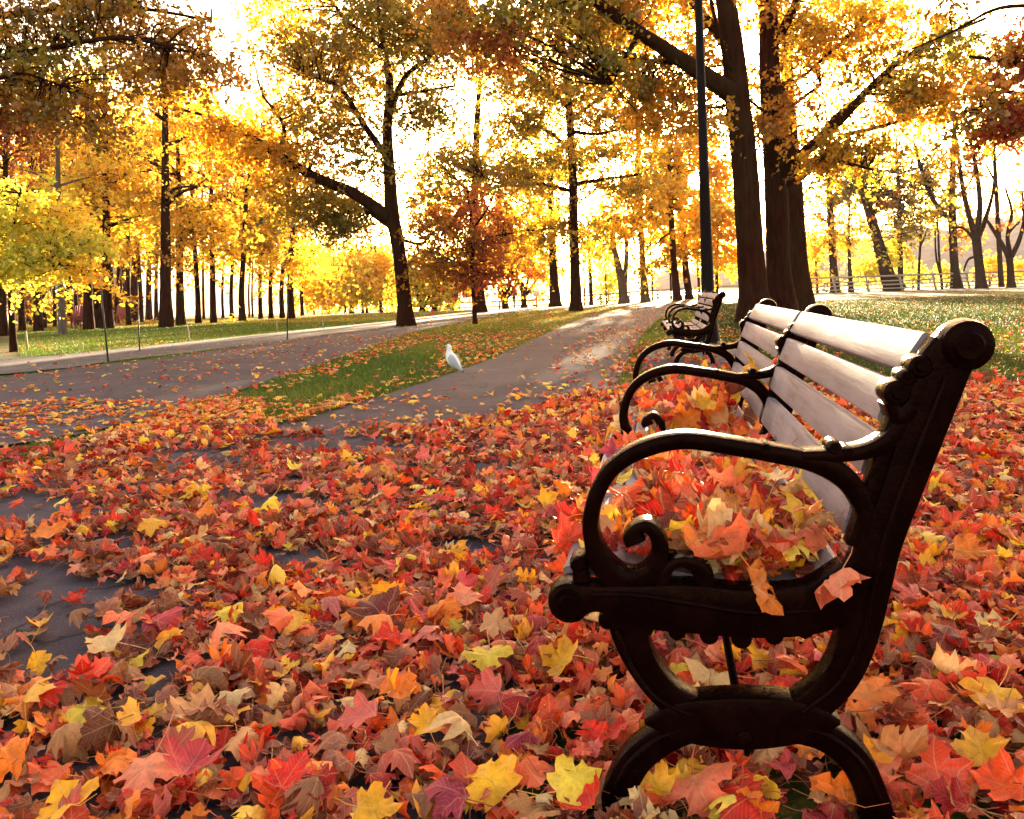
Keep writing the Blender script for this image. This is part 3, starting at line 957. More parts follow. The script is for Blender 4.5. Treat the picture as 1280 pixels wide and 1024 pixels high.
items = rest + [(l, (VAR_CURL[i % 40] if i % 5 == 0 else VAR_HI[i % 60]) if l[1] < 4.6 else VAR_MID[i % 24]) for i, l in enumerate(near2)] + [(l, VAR_MID[i % 24]) for i, l in enumerate(midl)] + [(l, VAR_FAR[i % 10]) for i, l in enumerate(farl)]
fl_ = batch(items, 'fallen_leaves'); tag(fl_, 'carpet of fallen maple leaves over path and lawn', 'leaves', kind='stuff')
print('leaves', len(items), len(near), len(near2), len(midl), len(farl))

# ------------------------------------------------------------------ grass
def grass():
    r = np.random.default_rng(9)
    n = 420000
    y = 3.0 * np.exp(r.random(n) * math.log(46 / 3.0)); u = r.uniform(-1, 1, n); x = y * (-.166 + u * .68)
    keep = r.random(n) < np.clip(y / 14, .25, 1)
    x, y = x[keep], y[keep]
    bad = (poly_in(x, y, PATHP) | poly_in(x, y, SIDEP) | poly_in(x, y, FOOTP)) & ~poly_in(x, y, ISLAND)
    bad |= (np.abs(x - (off + .16)) < .64) & (np.abs(y - 11.26) < 1.55)
    x, y = x[~bad], y[~bad]; n = len(x)
    h = r.uniform(.025, .06, n) * (1 + .25 * smooth_noise(x, y, 1.5, 3)); w = .0035 + .00035 * y
    a = r.uniform(0, 6.28, n); lean = r.normal(0, .5, (n, 2)) * h[:, None]
    z = gz(x, y)
    V = np.zeros((n, 3, 3))
    V[:, 0] = np.stack([x - np.cos(a) * w, y - np.sin(a) * w, z], 1)
    V[:, 1] = np.stack([x + np.cos(a) * w, y + np.sin(a) * w, z], 1)
    V[:, 2] = np.stack([x + lean[:, 0], y + lean[:, 1], z + h], 1)
    g = np.array([.035, .075, .007]); ye = np.array([.30, .25, .02])
    t = np.clip(.18 + .55 * sstep(9, 26, y) * sstep(1, -1, x) + .35 * smooth_noise(x, y, .5, 12) + r.normal(0, .15, n), 0, 1)[:, None]  # far strip yellower: fallen leaves and sunlight put into the blade colour
    lf = (sstep(-6, -9, x) * (y < 34))[:, None]
    g = g * (1 - lf) + np.array([.06, .125, .008]) * lf; t = t * (1 - .75 * lf)
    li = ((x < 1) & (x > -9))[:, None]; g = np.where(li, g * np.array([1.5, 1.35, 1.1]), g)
    rt = (x > 1)[:, None]; g = np.where(rt, g * .55, g); t = np.where(rt, t * .35, t)  # right lawn darkened in its colour to look shaded
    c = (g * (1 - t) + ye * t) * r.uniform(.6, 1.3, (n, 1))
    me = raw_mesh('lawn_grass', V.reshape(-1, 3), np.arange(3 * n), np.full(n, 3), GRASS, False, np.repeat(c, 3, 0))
    tag(link(bpy.data.objects.new('lawn_grass', me)), 'short green and yellowing grass of the lawns, sun and shade tinted in', 'grass', kind='stuff')


grass()

# ------------------------------------------------------------------ trees
TP = {  # foliage colours (linear), pairs blended by cluster
    'gold': [(.86, .56, .03), (.82, .46, .02), (.88, .64, .06)], 'amber': [(.66, .32, .014), (.78, .44, .02), (.50, .21, .012)],
    'lime': [(.66, .58, .05), (.46, .44, .04), (.82, .64, .07)], 'olive': [(.24, .18, .016), (.36, .24, .018), (.17, .15, .015), (.54, .34, .022)],
    'rust': [(.40, .10, .015), (.28, .06, .012), (.55, .16, .02)], 'red': [(.42, .06, .015), (.50, .10, .012), (.26, .04, .012)],
    'dark': [(.24, .13, .012), (.36, .15, .014), (.16, .11, .010), (.50, .25, .016)], 'ochre': [(.42, .24, .02), (.30, .17, .016), (.60, .36, .025), (.20, .14, .014)],
    'bronze': [(.40, .16, .014), (.27, .12, .012), (.56, .26, .018)], 'conifer': [(.035, .035, .012), (.07, .05, .015)]}
_lf = np.array([(0, -.5), (.22, -.42), (.46, -.12), (.24, -.02), (.30, .22), (0, .55), (-.30, .22), (-.24, -.02), (-.46, -.12), (-.22, -.42)])


SUND = R @ np.array([871 - 640, 225 - 512, F]); SUND /= np.linalg.norm(SUND)


class Tree:
    def __init__(s, base, rnd):
        s.b = np.array(base, float); s.tr = MB(); s.nodes = []; s.lv = []; s.r = rnd

    def limb(s, P, Wd, n=10, rough=.05, jitter=0.0):
        S = smooth_path(np.c_[np.array(P, float), np.array(Wd, float)], 5)
        if jitter: S[1:-1, :3] += s.r.normal(0, jitter, (len(S) - 2, 3))
        s.tr.tube(S[:, :3], np.maximum(S[:, 3] / 2, .004), n, rough)
        s.nodes += [(p[:3], p[3]) for p in S]

    def clusters(s, c, rad, n, pal, per=34, ls=.16, twig=True, flat=.45, spread=.5):
        r = s.r; c = np.array(c, float); rad = np.array(rad, float)
        P = np.array([q for q, _ in s.nodes]); cols = TP[pal]
        for _ in range(n):
            v = r.normal(0, 1, 3); v /= np.linalg.norm(v); v *= r.random() ** .42
            k = c + v * rad
            if k[2] < s.b[2] + 1.2: continue
            if twig:
                d = np.linalg.norm(P - k, axis=1) + np.maximum(0, P[:, 2] - k[2]) * .8
                q = P[np.argmin(d)]
                if np.linalg.norm(q - k) < max(rad) * 3.2:
                    m = (q + k) / 2 + r.normal(0, .10, 3) * np.linalg.norm(q - k) + [0, 0, .06]
                    L_ = np.linalg.norm(q - k)
                    s.tr.tube(smooth_path([q, m, k], 3), np.linspace(.010 + .007 * L_, .006, 7), 4, 0, False)
            m = int(per * r.uniform(.6, 1.4)); sp = spread * r.uniform(.7, 1.4)
            ns = max(2, m // 8); sg = r.normal(0, 1, (ns, 3)) * [sp, sp, sp * flat]
            o = sg[r.integers(0, ns, m)] + r.normal(0, 1, (m, 3)) * [ls * .85, ls * .85, ls * .5]
            o[:, 2] -= .25 * (o[:, 0] ** 2 + o[:, 1] ** 2) / max(sp, .1)
            nrm = r.normal(0, .75, (m, 3)) + [0, 0, .55]; nrm /= np.linalg.norm(nrm, axis=1)[:, None]
            h = r.normal(0, 1, (m, 3)); u = np.cross(nrm, h); u /= np.linalg.norm(u, axis=1)[:, None]; w = np.cross(nrm, u)
            sz = ls * r.uniform(.65, 1.35, m)
            cc = np.array(cols[r.integers(len(cols))]) * .65 + np.array(cols[r.integers(len(cols))]) * .35
            col = cc * r.uniform(.72, 1.25, (m, 1)) * (1 + r.normal(0, .06, (m, 3)))
            ray = k + o - CAM; ray /= np.linalg.norm(ray, axis=1)[:, None]
            ok = ray @ SUND < math.cos(.0105)      # leaves cut away round the sun's direction, so bright sky stands in for its disc
            o, u, w, nrm, sz, col = o[ok], u[ok], w[ok], nrm[ok], sz[ok], col[ok]
            V = (k + o)[:, None, :] + (u[:, None, :] * _lf[None, :, :1] + w[:, None, :] * _lf[None, :, 1:]) * sz[:, None, None]
            V += nrm[:, None, :] * (np.abs(_lf[:, 0])[None, :, None] * sz[:, None, None] * .5)
            s.lv.append((V.reshape(-1, 3), np.repeat(np.clip(col, 0, 1), len(_lf), 0)))

    def build(s, name, label, group, bark, cat='tree', crown='crown'):
        o = empty(name, s.b, label, cat, group)
        t = s.tr.build('trunk', bark, o); t.data.transform(Matrix.Translation(Vector(-s.b)))
        if s.lv:
            V = np.vstack([a for a, _ in s.lv]) - s.b; C = np.vstack([b for _, b in s.lv]); k = len(_lf)
            n = len(V) // k
            me = raw_mesh(crown, V, np.arange(n * k), np.full(n, k), TLEAF, False, C)
            link(bpy.data.objects.new(crown, me), o)
        return o


NT = [0]


def tree(base, trunk, label, limbs=(), blobs=(), name='maple_tree', group=None, bark=None, ls=.16, per=34, flare=1.5, dist=None, sides=12, spread=.5, flat=.45, twig=True, dens=1.0):
    """base: picture point of the foot; trunk: (px, py, width px) from the foot up; limbs: lists of (px, py, width px, metres nearer(-)/farther);
       blobs: (px, py, rx px, ry px, clusters, palette, depth offset m, depth radius m)"""
    NT[0] += 1
    rnd = np.random.default_rng(1000 + NT[0])
    if dist is None:
        b = at(*base); Y = b[1]
    else:
        Y = dist; b = at(base[0], base[1], Y=Y)
    gzv = float(gz(b[0], Y)); b = np.array([b[0], Y, gzv])
    T = Tree(b, rnd); m = Y / F * 1.0
    P = [at(x, y, Y=Y) for x, y, _ in trunk]; W = [w * m for *_, w in trunk]
    P[0][2] = gzv - .12
    hh = 0.55 * W[0]
    p1 = P[0] + (P[1] - P[0]) * min(.5, (hh * 1.8 + .12) / max(.3, np.linalg.norm(P[1] - P[0])))
    P = [P[0], p1] + P[1:]; W = [W[0] * flare, W[0] * 1.08] + W[1:]
    T.limb(P, W, sides, .05)
    for lb in limbs:
        T.limb([at(x, y, Y=Y) + np.array([0, d, 0]) for x, y, w, d in lb], [w * m for x, y, w, d in lb], 8, .06)
    for px, py, rx, ry, n, pal, dy, ry2 in blobs:
        n = int(n * dens)
        T.clusters(at(px, py, Y=Y + dy), (rx * m, ry2, ry * m), n, pal, per, ls, twig, flat, spread)
    return T.build(name, label, group, bark or BARK)


# --- the leaning maple left of the centre
tree((508, 408), [(508, 408, 20), (504, 360, 18), (498, 310, 17.5), (490, 265, 18), (487, 215, 15), (484, 160, 12.5), (487, 105, 10), (478, 50, 7), (470, 5, 6), (462, -60, 4)],
     'leaning maple with long low limb reaching left, beside the side path', [
         [(491, 275, 17, 0), (450, 245, 15, -.4), (400, 222, 12, -.8), (362, 198, 10, -1.0), (335, 178, 7, -1.2), (300, 160, 5, -1.4), (262, 150, 3, -1.6)],
         [(492, 285, 9, 0), (455, 262, 8, .6), (425, 232, 6, 1.2), (390, 238, 4, 1.6), (340, 240, 3, 1.8)],
         [(486, 200, 10, 0), (462, 160, 8, -.5), (440, 120, 6, -1), (405, 105, 4, -1.4)], [(485, 150, 9, 0), (500, 95, 7, .4), (530, 60, 5, .8), (555, 20, 3, 1.0)],
         [(365, 200, 6, -1), (372, 165, 5, -1), (350, 130, 3, -1.2)], [(478, 60, 6, 0), (440, 30, 4, -.6), (420, 0, 3, -.8)], [(488, 120, 6, 0), (520, 110, 4, .5), (560, 100, 3, .8)], [(502, 300, 4, 0), (530, 305, 3, -.3), (548, 290, 2, -.5)]],
     [(330, 190, 60, 34, 26, 'amber', -1.2, 1.6), (400, 150, 60, 42, 34, 'ochre', -.8, 1.6), (395, 250, 50, 26, 20, 'olive', .6, 1.6), (430, 270, 36, 36, 20, 'olive', .9, 1.2), (360, 235, 60, 40, 20, 'ochre', .3, 1.6),
      (430, 85, 60, 40, 30, 'ochre', -.6, 2), (380, 60, 50, 34, 22, 'ochre', -1, 1.5), (460, 30, 80, 44, 30, 'olive', 0, 2), (540, 55, 40, 40, 22, 'olive', .6, 1.6), (540, 125, 36, 30, 18, 'olive', .5, 1.2), (500, 10, 60, 40, 26, 'ochre', .4, 2),
      (345, 20, 50, 26, 14, 'gold', -.8, 1.4), (560, 20, 50, 44, 28, 'ochre', .8, 1.5), (280, 160, 40, 24, 16, 'amber', -1.5, 1.2), (455, 200, 30, 22, 9, 'olive', -.4, 1), (415, -30, 120, 44, 30, 'ochre', 0, 2)], group='maples round the paths', ls=.10, per=76, spread=.46, flat=.36, dens=1.7)

# --- tall maple standing alone at the turn of the path
tree((720, 389), [(720, 389, 14), (719, 340, 12.5), (717, 280, 11.5), (716, 220, 10.5), (713, 160, 9.5), (710, 110, 8), (704, 60, 6), (700, 10, 5), (698, -40, 3)],
     'straight tall maple with tiered branches at the near bend of the path', [
         [(716, 240, 5, 0), (680, 232, 4, -.6), (640, 235, 3, -1), (610, 225, 2, -1.2)], [(717, 230, 5, 0), (760, 222, 4, .4), (800, 215, 3, .8)], [(714, 150, 6, 0), (745, 125, 4, .3), (780, 110, 3, .6), (810, 95, 2, .7)],
         [(713, 140, 5, 0), (685, 105, 4, -.4), (650, 85, 3, -.8)], [(715, 190, 5, 0), (680, 160, 4, .5), (640, 150, 3, .9)], [(708, 95, 5, 0), (722, 50, 4, .2), (735, 10, 3, .3)], [(716, 275, 4, 0), (690, 285, 3, 0), (640, 290, 2, 0)], [(716, 165, 5, 0), (750, 170, 3, -.5), (790, 160, 2, -.8)]],
     [(640, 225, 60, 16, 26, 'ochre', -.8, 1.6), (660, 150, 56, 20, 28, 'olive', .5, 1.6), (770, 150, 50, 22, 24, 'ochre', 0, 1.6), (700, 110, 60, 30, 34, 'ochre', 0, 2), (640, 90, 50, 24, 22, 'olive', -.8, 1.5), (700, 195, 70, 12, 20, 'olive', 0, 2), (780, 225, 50, 12, 16, 'ochre', .6, 1.5),
      (770, 100, 46, 24, 20, 'gold', .5, 1.4), (640, 275, 70, 16, 24, 'gold', 0, 1.8), (570, 190, 40, 18, 12, 'ochre', -1, 1), (745, 185, 50, 14, 14, 'gold', -.5, 1.5), (700, 30, 90, 40, 30, 'olive', 0, 2.2), (620, 40, 50, 36, 14, 'ochre', -.5, 1.5), (780, 40, 50, 36, 20, 'amber', .3, 1.4), (700, 285, 50, 14, 12, 'ochre', .2, 1.6), (625, 310, 60, 18, 18, 'gold', .4, 1.6)], group='maples round the paths', ls=.125, per=76, spread=.58, flat=.26, dens=1.75)

# --- the pair of big maples behind the bench
tree((946, 402), [(944, 404, 37), (941, 350, 33), (936, 280, 31), (931, 210, 30), (925, 150, 29), (920, 100, 27), (914, 50, 25), (907, 0, 22), (898, -60, 20)],
     'thickest maple trunk right behind the near bench, heavy limb sweeping up left', [
         [(926, 125, 26, 0), (895, 108, 22, -.3), (850, 82, 18, -.6), (805, 58, 15, -1.0), (760, 32, 12, -1.4), (715, 5, 9, -1.7), (660, -20, 6, -2), (610, -30, 4, -2.2)], [(915, 60, 16, 0), (890, 25, 12, .4), (860, -20, 9, .8)],
         [(855, 86, 8, -.6), (830, 80, 6, -.2), (790, 70, 4, .3), (750, 62, 3, .6)], [(800, 58, 8, -1), (780, 95, 4, -1.2), (770, 120, 2, -1.3)], [(918, 95, 6, 0), (900, 70, 5, -.8), (885, 20, 4, -1.2)]],
     [(790, 20, 70, 30, 22, 'amber', .3, 1.4), (830, 130, 50, 40, 22, 'amber', .9, 1.0), (800, 95, 40, 20, 12, 'ochre', .3, .9), (690, 15, 80, 30, 24, 'olive', -1.9, 1.6), (640, 50, 50, 16, 9, 'rust', -2.1, 1.0), (740, 70, 50, 24, 12, 'olive', -.9, 1.0), (870, 60, 30, 40, 14, 'amber', 1.2, .9), (590, 5, 60, 40, 17, 'bronze', -2.2, 1.3),
      (880, 150, 20, 24, 7, 'amber', -.6, .7), (760, -5, 70, 22, 18, 'bronze', -.4, 1.2), (860, -25, 90, 30, 24, 'amber', 1.0, 1.6)], group='big maples behind the bench', ls=.098, per=76, spread=.40, flat=.36, dens=1.8)
tree((974, 390), [(976, 396, 32), (973, 330, 28), (971, 260, 27), (968, 200, 26), (965, 140, 25), (962, 80, 23), (960, 20, 21), (958, -60, 16)],
     'second maple trunk from the thickest, forked limb rising right over the lawn', [
         [(978, 222, 15, 0), (1000, 196, 13, -.4), (1040, 160, 11, -.8), (1075, 122, 8, -1.1), (1110, 92, 6, -1.4), (1150, 70, 4, -1.6), (1200, 50, 3, -1.8)], [(1012, 186, 8, -.5), (1040, 150, 5, -.2), (1062, 130, 4, 0)],
         [(980, 232, 10, 0), (1010, 215, 8, .5), (1060, 165, 6, 1.0), (1110, 148, 5, 1.4), (1160, 132, 4, 1.8)], [(985, 215, 7, 0), (1020, 205, 5, -1), (1042, 212, 4, -1.3), (1075, 222, 3, -1.5)],
         [(964, 60, 14, 0), (985, 25, 10, -.3), (1005, -20, 8, -.6)], [(966, 110, 6, 0), (1000, 100, 4, -.3), (1035, 70, 3, -.6), (1060, 50, 2, -.8)], [(968, 150, 6, 0), (1005, 120, 4, .3), (1030, 100, 3, .5)], [(962, 40, 8, 0), (950, 0, 6, .3), (940, -40, 4, .5)]],
     [(1060, 45, 60, 22, 20, 'amber', -.7, 1.2), (1012, 40, 40, 34, 16, 'ochre', .5, 1.0), (985, 120, 16, 36, 8, 'bronze', -.9, .6), (1060, 180, 44, 22, 20, 'ochre', -.6, 1.1), (1130, 110, 40, 18, 14, 'ochre', -1.2, 1.1), (1105, 10, 30, 18, 9, 'gold', -1, 1.0), (1030, 196, 30, 14, 9, 'amber', -.9, .6),
      (1090, 75, 30, 16, 8, 'ochre', -1.0, .9), (1180, 62, 34, 30, 16, 'olive', -1.7, 1.0), (1150, 132, 50, 20, 16, 'amber', 1.4, 1.1), (962, 150, 16, 26, 6, 'bronze', -1.0, .5), (958, 10, 24, 30, 7, 'bronze', -.8, .8), (1190, 110, 30, 20, 12, 'amber', -1.4, .8), (1060, -5, 60, 20, 12, 'gold', .3, 1.2)], group='big maples behind the bench', ls=.098, per=74, spread=.38, flat=.36, dens=1.6, dist=24.5)
tree((998, 376), [(1001, 382, 26), (999, 330, 21), (996, 280, 19.5), (992, 220, 18), (988, 160, 16), (984, 90, 14), (982, 20, 10)],
     'slimmer third maple trunk standing just right of the thick pair', [[(990, 210, 6, 0), (1015, 180, 4, .4), (1040, 150, 3, .8)], [(988, 180, 5, 0), (960, 140, 4, .5), (930, 110, 3, .8)]],
     [(1015, 150, 40, 34, 14, 'ochre', .6, 1.5), (945, 110, 40, 50, 14, 'bronze', 1.0, 1.4), (1000, 40, 60, 40, 16, 'amber', .8, 1.8)], group='big maples behind the bench', ls=.13, per=44, dens=1.6, dist=30)

# --- red little tree and the trunk behind it
tree((594, 406), [(594, 406, 6), (592, 370, 5.5), (590, 330, 5), (591, 295, 5), (588, 265, 4), (584, 235, 3)],
     'small dark red tree on a thin straight stem in the grass strip', [[(591, 338, 3, 0), (565, 325, 2.5, -.3), (540, 310, 2, -.6)], [(590, 310, 3, 0), (615, 295, 2.5, .3), (640, 290, 2, .5)], [(591, 322, 3, 0), (570, 300, 2, .4), (550, 275, 2, .7)], [(589, 290, 3, 0), (610, 265, 2, -.3), (620, 250, 2, -.5)]],
     [(560, 300, 40, 34, 34, 'bronze', 0, 1.2), (590, 265, 46, 30, 30, 'rust', .2, 1.2), (545, 330, 30, 22, 18, 'bronze', -.4, .9), (610, 300, 30, 34, 26, 'rust', .2, 1.0), (575, 335, 30, 16, 12, 'rust', 0, .8), (545, 270, 26, 22, 16, 'bronze', .4, .8), (610, 340, 26, 20, 14, 'red', .3, .8)], group=None, ls=.10, per=50, sides=8, spread=.34, name='red_maple_tree')
tree((599, 391), [(600, 391, 15), (597, 340, 12), (594, 280, 11), (594, 220, 9), (596, 160, 8), (600, 100, 5)],
     'sturdy trunk hidden behind the small dark red tree', [[(595, 250, 5, 0), (560, 215, 3, .3), (530, 190, 2, .5)], [(595, 230, 5, 0), (630, 200, 3, .3), (660, 180, 2, .5)]],
     [(560, 210, 50, 30, 20, 'olive', .5, 2), (620, 190, 50, 30, 16, 'ochre', .5, 2), (575, 250, 50, 24, 18, 'olive', .5, 2), (540, 240, 40, 26, 16, 'ochre', 1, 1.6)], group='maples round the paths', ls=.22, spread=.6)
tree((693, 383), [(694, 383, 13), (692, 340, 10.5), (690, 290, 9.5), (688, 240, 8), (687, 190, 6)], 'slim trunk just left of the straight tall maple',
     [[(689, 270, 4, 0), (660, 255, 3, 0), (640, 245, 2, 0)]], [(660, 265, 60, 24, 26, 'gold', 0, 2.2), (690, 220, 60, 30, 22, 'ochre', 0, 2.2), (660, 190, 50, 30, 18, 'gold', 0, 2)], group='maples round the paths', ls=.28, spread=.8)

# --- clump of yellow and orange shrubby trees in the middle distance
for lab, x, y, d, stems, bl, pal in [
    ('red orange low tree behind two walkers', 632, 382, 64, [(-6, -38), (5, -36), (10, -30)], [(628, 326, 34, 22, 34, 'rust'), (612, 340, 22, 18, 18, 'red'), (645, 315, 30, 18, 20, 'amber')], 0),
    ('round golden tree behind the walkers, right of the red orange one', 655, 379, 74, [(-6, -34), (4, -38), (10, -30)], [(660, 312, 40, 30, 44, 'gold'), (675, 335, 26, 18, 20, 'amber'), (645, 296, 34, 20, 24, 'gold')], 0),
    ('low yellow many-stemmed tree left of the thin red tree stem', 566, 390, 62, [(-8, -40), (2, -36), (8, -44)], [(560, 345, 40, 20, 30, 'gold'), (575, 325, 34, 18, 22, 'gold')], 0),
    ('bright yellow green bush between dark stems', 543, 392, 60, [(-4, -20), (4, -22)], [(545, 368, 20, 12, 16, 'lime'), (535, 350, 30, 16, 20, 'ochre')], 0),
    ('yellow green low tree just right of the leaning maple', 528, 394, 58, [(-6, -30), (6, -28)], [(528, 350, 28, 24, 30, 'lime'), (520, 325, 24, 16, 16, 'ochre')], 0)]:
    tree((x, y), [(x, y, 7), (x - 1, y - 14, 6), (x - 2, y - 26, 4)], lab, [[(x, y - 8, 5, 0), (x + a * .6, y + b * .5, 4, .1), (x + a * 1.6, y + b, 2.5, .2)] for a, b in stems],
         [(*q, 0, 2.2) for q in bl], group='small bright trees in the middle distance', dist=d, ls=.3, spread=.8, sides=8, per=30, name='small_tree')

# --- orchard-like row by the water, left of the leaning maple
for lab, x, w, cy, rx, ry, pal in [('thin stemmed golden tree, leftmost of the row by the lake', 411, 2.5, 352, 30, 28, 'gold'), ('golden tree of the lakeside row with a thin stem', 431, 2.5, 350, 24, 30, 'gold'), ('golden tree with thickest stem in the lakeside row', 439, 5, 345, 30, 34, 'gold'),
                                   ('yellow green tree mid row by the lake', 453, 3, 352, 26, 26, 'lime'), ('green gold tree by the lake beside a twin stem', 458, 3, 346, 26, 30, 'lime'), ('lakeside tree, nearest left of the leaning maple trunk', 476, 3.5, 345, 28, 32, 'gold'), ('forked lakeside tree partly behind the leaning maple', 490, 4, 350, 22, 26, 'gold'),
                                   ('thin lakeside tree at the end of the grove', 392, 2.5, 360, 24, 22, 'gold')]:
    by = 398 - (x - 400) * .035
    tree((x, by), [(x + 1, by, w * 1.2), (x, by - 18, w), (x - 1, by - 34, w * .7), (x, cy - 10, w * .4)], lab, [[(x, by - 22, w * .6, 0), (x - 8, by - 36, w * .4, .2)], [(x, by - 22, w * .6, 0), (x + 8, by - 34, w * .4, -.2)]],
         [(x, cy, rx, ry, 44, pal, 0, 2.4), (x + 4, cy - ry * .8, rx * .6, ry * .5, 14, 'gold', 0, 1.6)], group='row of small trees by the lake', dist=76, ls=.32, spread=.8, sides=7, per=30, name='small_tree', flat=.6)

# --- far left small lime tree
tree((14, 440), [(17, 440, 10), (15, 400, 9), (13, 350, 7), (14, 310, 5), (20, 270, 4), (26, 235, 2.5)], 'young lime yellow tree at the left edge of the lawn',
     [[(15, 365, 4, 0), (40, 352, 3.5, -.2), (70, 342, 3, -.4), (95, 335, 2, -.6)], [(13, 345, 4, 0), (30, 318, 3, .2), (45, 285, 2.5, .3), (70, 262, 2, .4)], [(14, 362, 3, 0), (0, 360, 2.5, -.3), (-25, 345, 2, -.5)], [(16, 300, 3, 0), (0, 270, 2, 0), (-10, 245, 2, 0)]],
     [(30, 290, 60, 30, 46, 'lime', 0, 1.3), (60, 320, 50, 22, 34, 'lime', -.2, 1.1), (20, 250, 60, 26, 36, 'lime', .2, 1.2), (95, 300, 36, 26, 22, 'lime', -.3, .9), (0, 330, 36, 24, 20, 'lime', -.3, .9), (80, 265, 40, 20, 20, 'gold', .3, .9), (105, 335, 24, 14, 10, 'gold', -.5, .7), (-20, 290, 40, 40, 20, 'lime', 0, 1)], group=None, ls=.10, per=42, spread=.28, sides=9, name='young_maple_tree')

# --- the grove on the left
GR = [(-30, 418, 20, 30, 0), (3, 420, 12, 28, 1), (27, 419, 9, 34, 0), (47, 417, 12, 33, 1), (54, 416, 8, 38, 1), (77, 420, 11, 27.5, 2), (68, 414, 5, 40, 0), (95, 414, 6, 42, 0), (110, 413, 14, 33, 0), (121, 412, 14, 34, 0), (134, 413, 15, 33, 0), (146, 410, 6, 44, 1), (160, 410, 7, 38, 0), (152, 409, 4, 50, 0), (176, 409, 6, 44, 0),
      (207, 409, 18, 33, 0), (225, 407, 12, 36, 0), (247, 406, 8, 38, 0), (254, 404, 4, 50, 1), (266, 405, 9, 38, 0), (278, 402, 4, 52, 0), (289, 403, 6, 44, 0), (302, 403, 9, 40, 0), (311, 401, 3, 55, 0), (315, 401, 3, 52, 0), (325, 402, 6, 44, 0), (338, 401, 6.5, 44, 0), (352, 400, 7, 44, 0), (363, 400, 10, 42, 0), (377, 399, 5, 50, 0)]
GR += [(17, 414, 9, 50, 0), (38, 413, 10, 52, 0), (60, 412, 12, 54, 0), (86, 412, 12, 52, 0), (102, 411, 11, 55, 0), (128, 410, 12, 52, 0), (140, 409, 9, 56, 0), (154, 408, 12, 56, 0), (168, 407, 12, 54, 0), (186, 407, 9, 56, 0), (195, 407, 6, 52, 0)]
GR.sort()
lab_extra = {-30: 'stout trunk at the very left edge of the grove', 77: 'pale grey trunk in front of the grove near the grey house', 207: 'thickest dark trunk of the grove, forking high among gold leaves'}
GB = [(60, 200, 70, 50, 40, 'gold'), (130, 215, 60, 50, 46, 'gold'), (200, 110, 60, 50, 40, 'gold'), (200, 200, 60, 50, 50, 'gold'), (250, 150, 56, 44, 40, 'gold'), (170, 285, 60, 34, 46, 'gold'), (240, 275, 60, 36, 50, 'gold'), (300, 275, 56, 36, 46, 'gold'), (300, 230, 50, 36, 30, 'gold'),
      (340, 305, 50, 28, 36, 'gold'), (370, 322, 40, 20, 26, 'gold'), (130, 150, 50, 40, 26, 'gold'), (110, 305, 40, 20, 18, 'gold'), (275, 315, 50, 12, 14, 'gold'), (210, 315, 50, 12, 14, 'amber'), (395, 320, 36, 26, 24, 'ochre'), (345, 275, 40, 28, 24, 'ochre'), (40, 150, 60, 40, 24, 'amber'), (100, 100, 60, 50, 26, 'gold'), (50, 335, 40, 16, 12, 'ochre'), (10, 220, 50, 40, 20, 'rust'), (160, 250, 60, 40, 34, 'gold'), (275, 200, 40, 40, 20, 'amber'), (310, 185, 30, 20, 7, 'gold')]
own = {i: [] for i in range(len(GR))}
for b in GB:
    i = min(range(len(GR)), key=lambda k: abs(GR[k][0] - b[0]) + (len(own[k]) * 14) - GR[k][2])
    own[i].append(b)
sizes = ['slender', 'slim', 'medium', 'stout']
for i, (x, y, w, d, lean) in enumerate(GR):
    r = random.Random(50 + i); top = r.randint(40, 120) if w > 9 and d < 36 else r.randint(150, 230); lx = r.uniform(-8, 8) if w > 10 else r.uniform(-16, 16)
    tr = [(x + 1, y, w), (x, y - 40, w * .86), (x + lx * .3, y - 100, w * .74), (x + lx * .6, y - 170, w * .6), (x + lx, top, w * .35)]
    lb = []
    for k in range(5):
        yy = r.uniform(top + 20, y - 110); s = r.choice([-1, 1]); ln = r.uniform(25, 60)
        lb.append([(x + lx * .5, yy, w * .35, 0), (x + s * ln * .5, yy - ln * .35, w * .22, r.uniform(-.5, .5)), (x + s * ln, yy - ln * .5, 1.5, r.uniform(-1, 1))])
    bl = [(*q[:4], q[4], q[5], r.uniform(-1.2, 1.2), 2.2) for q in own[i]]
    if not bl: bl = [(x + r.uniform(-20, 20), r.uniform(120, 300), 45, 34, 14, r.choice(['gold', 'amber', 'amber']), r.uniform(-1, 1), 2)]
    bl.append((x + r.uniform(-15, 15), r.uniform(170, 300), 36, 26, 9, r.choice(['gold', 'amber', 'ochre']), r.uniform(-1, 1), 1.8))
    nb = GR[i - 1][0] if i else None
    size = 'slender' if w < 5 else ('slim' if w < 8 else ('medium' if w < 12 else 'stout'))
    frm = 'left part' if x < 100 else ('dark middle' if x < 190 else ('bright right part' if x < 300 else 'lakeside end'))
    lab = lab_extra.get(x) or f"{size} {'near' if d < 36 else ('mid' if d < 43 else 'far')} grove trunk, {frm}, {'%d' % (i + 1)}th of forty one from the left"
    ob = tree((x, y), tr, lab, lb, bl, group='trunks of the left grove', dist=d, ls=.145 * d / 36, spread=.62 * d / 36, sides=9, per=60, flat=.36, bark=BARKP if lean == 2 else BARK, flare=1.25)

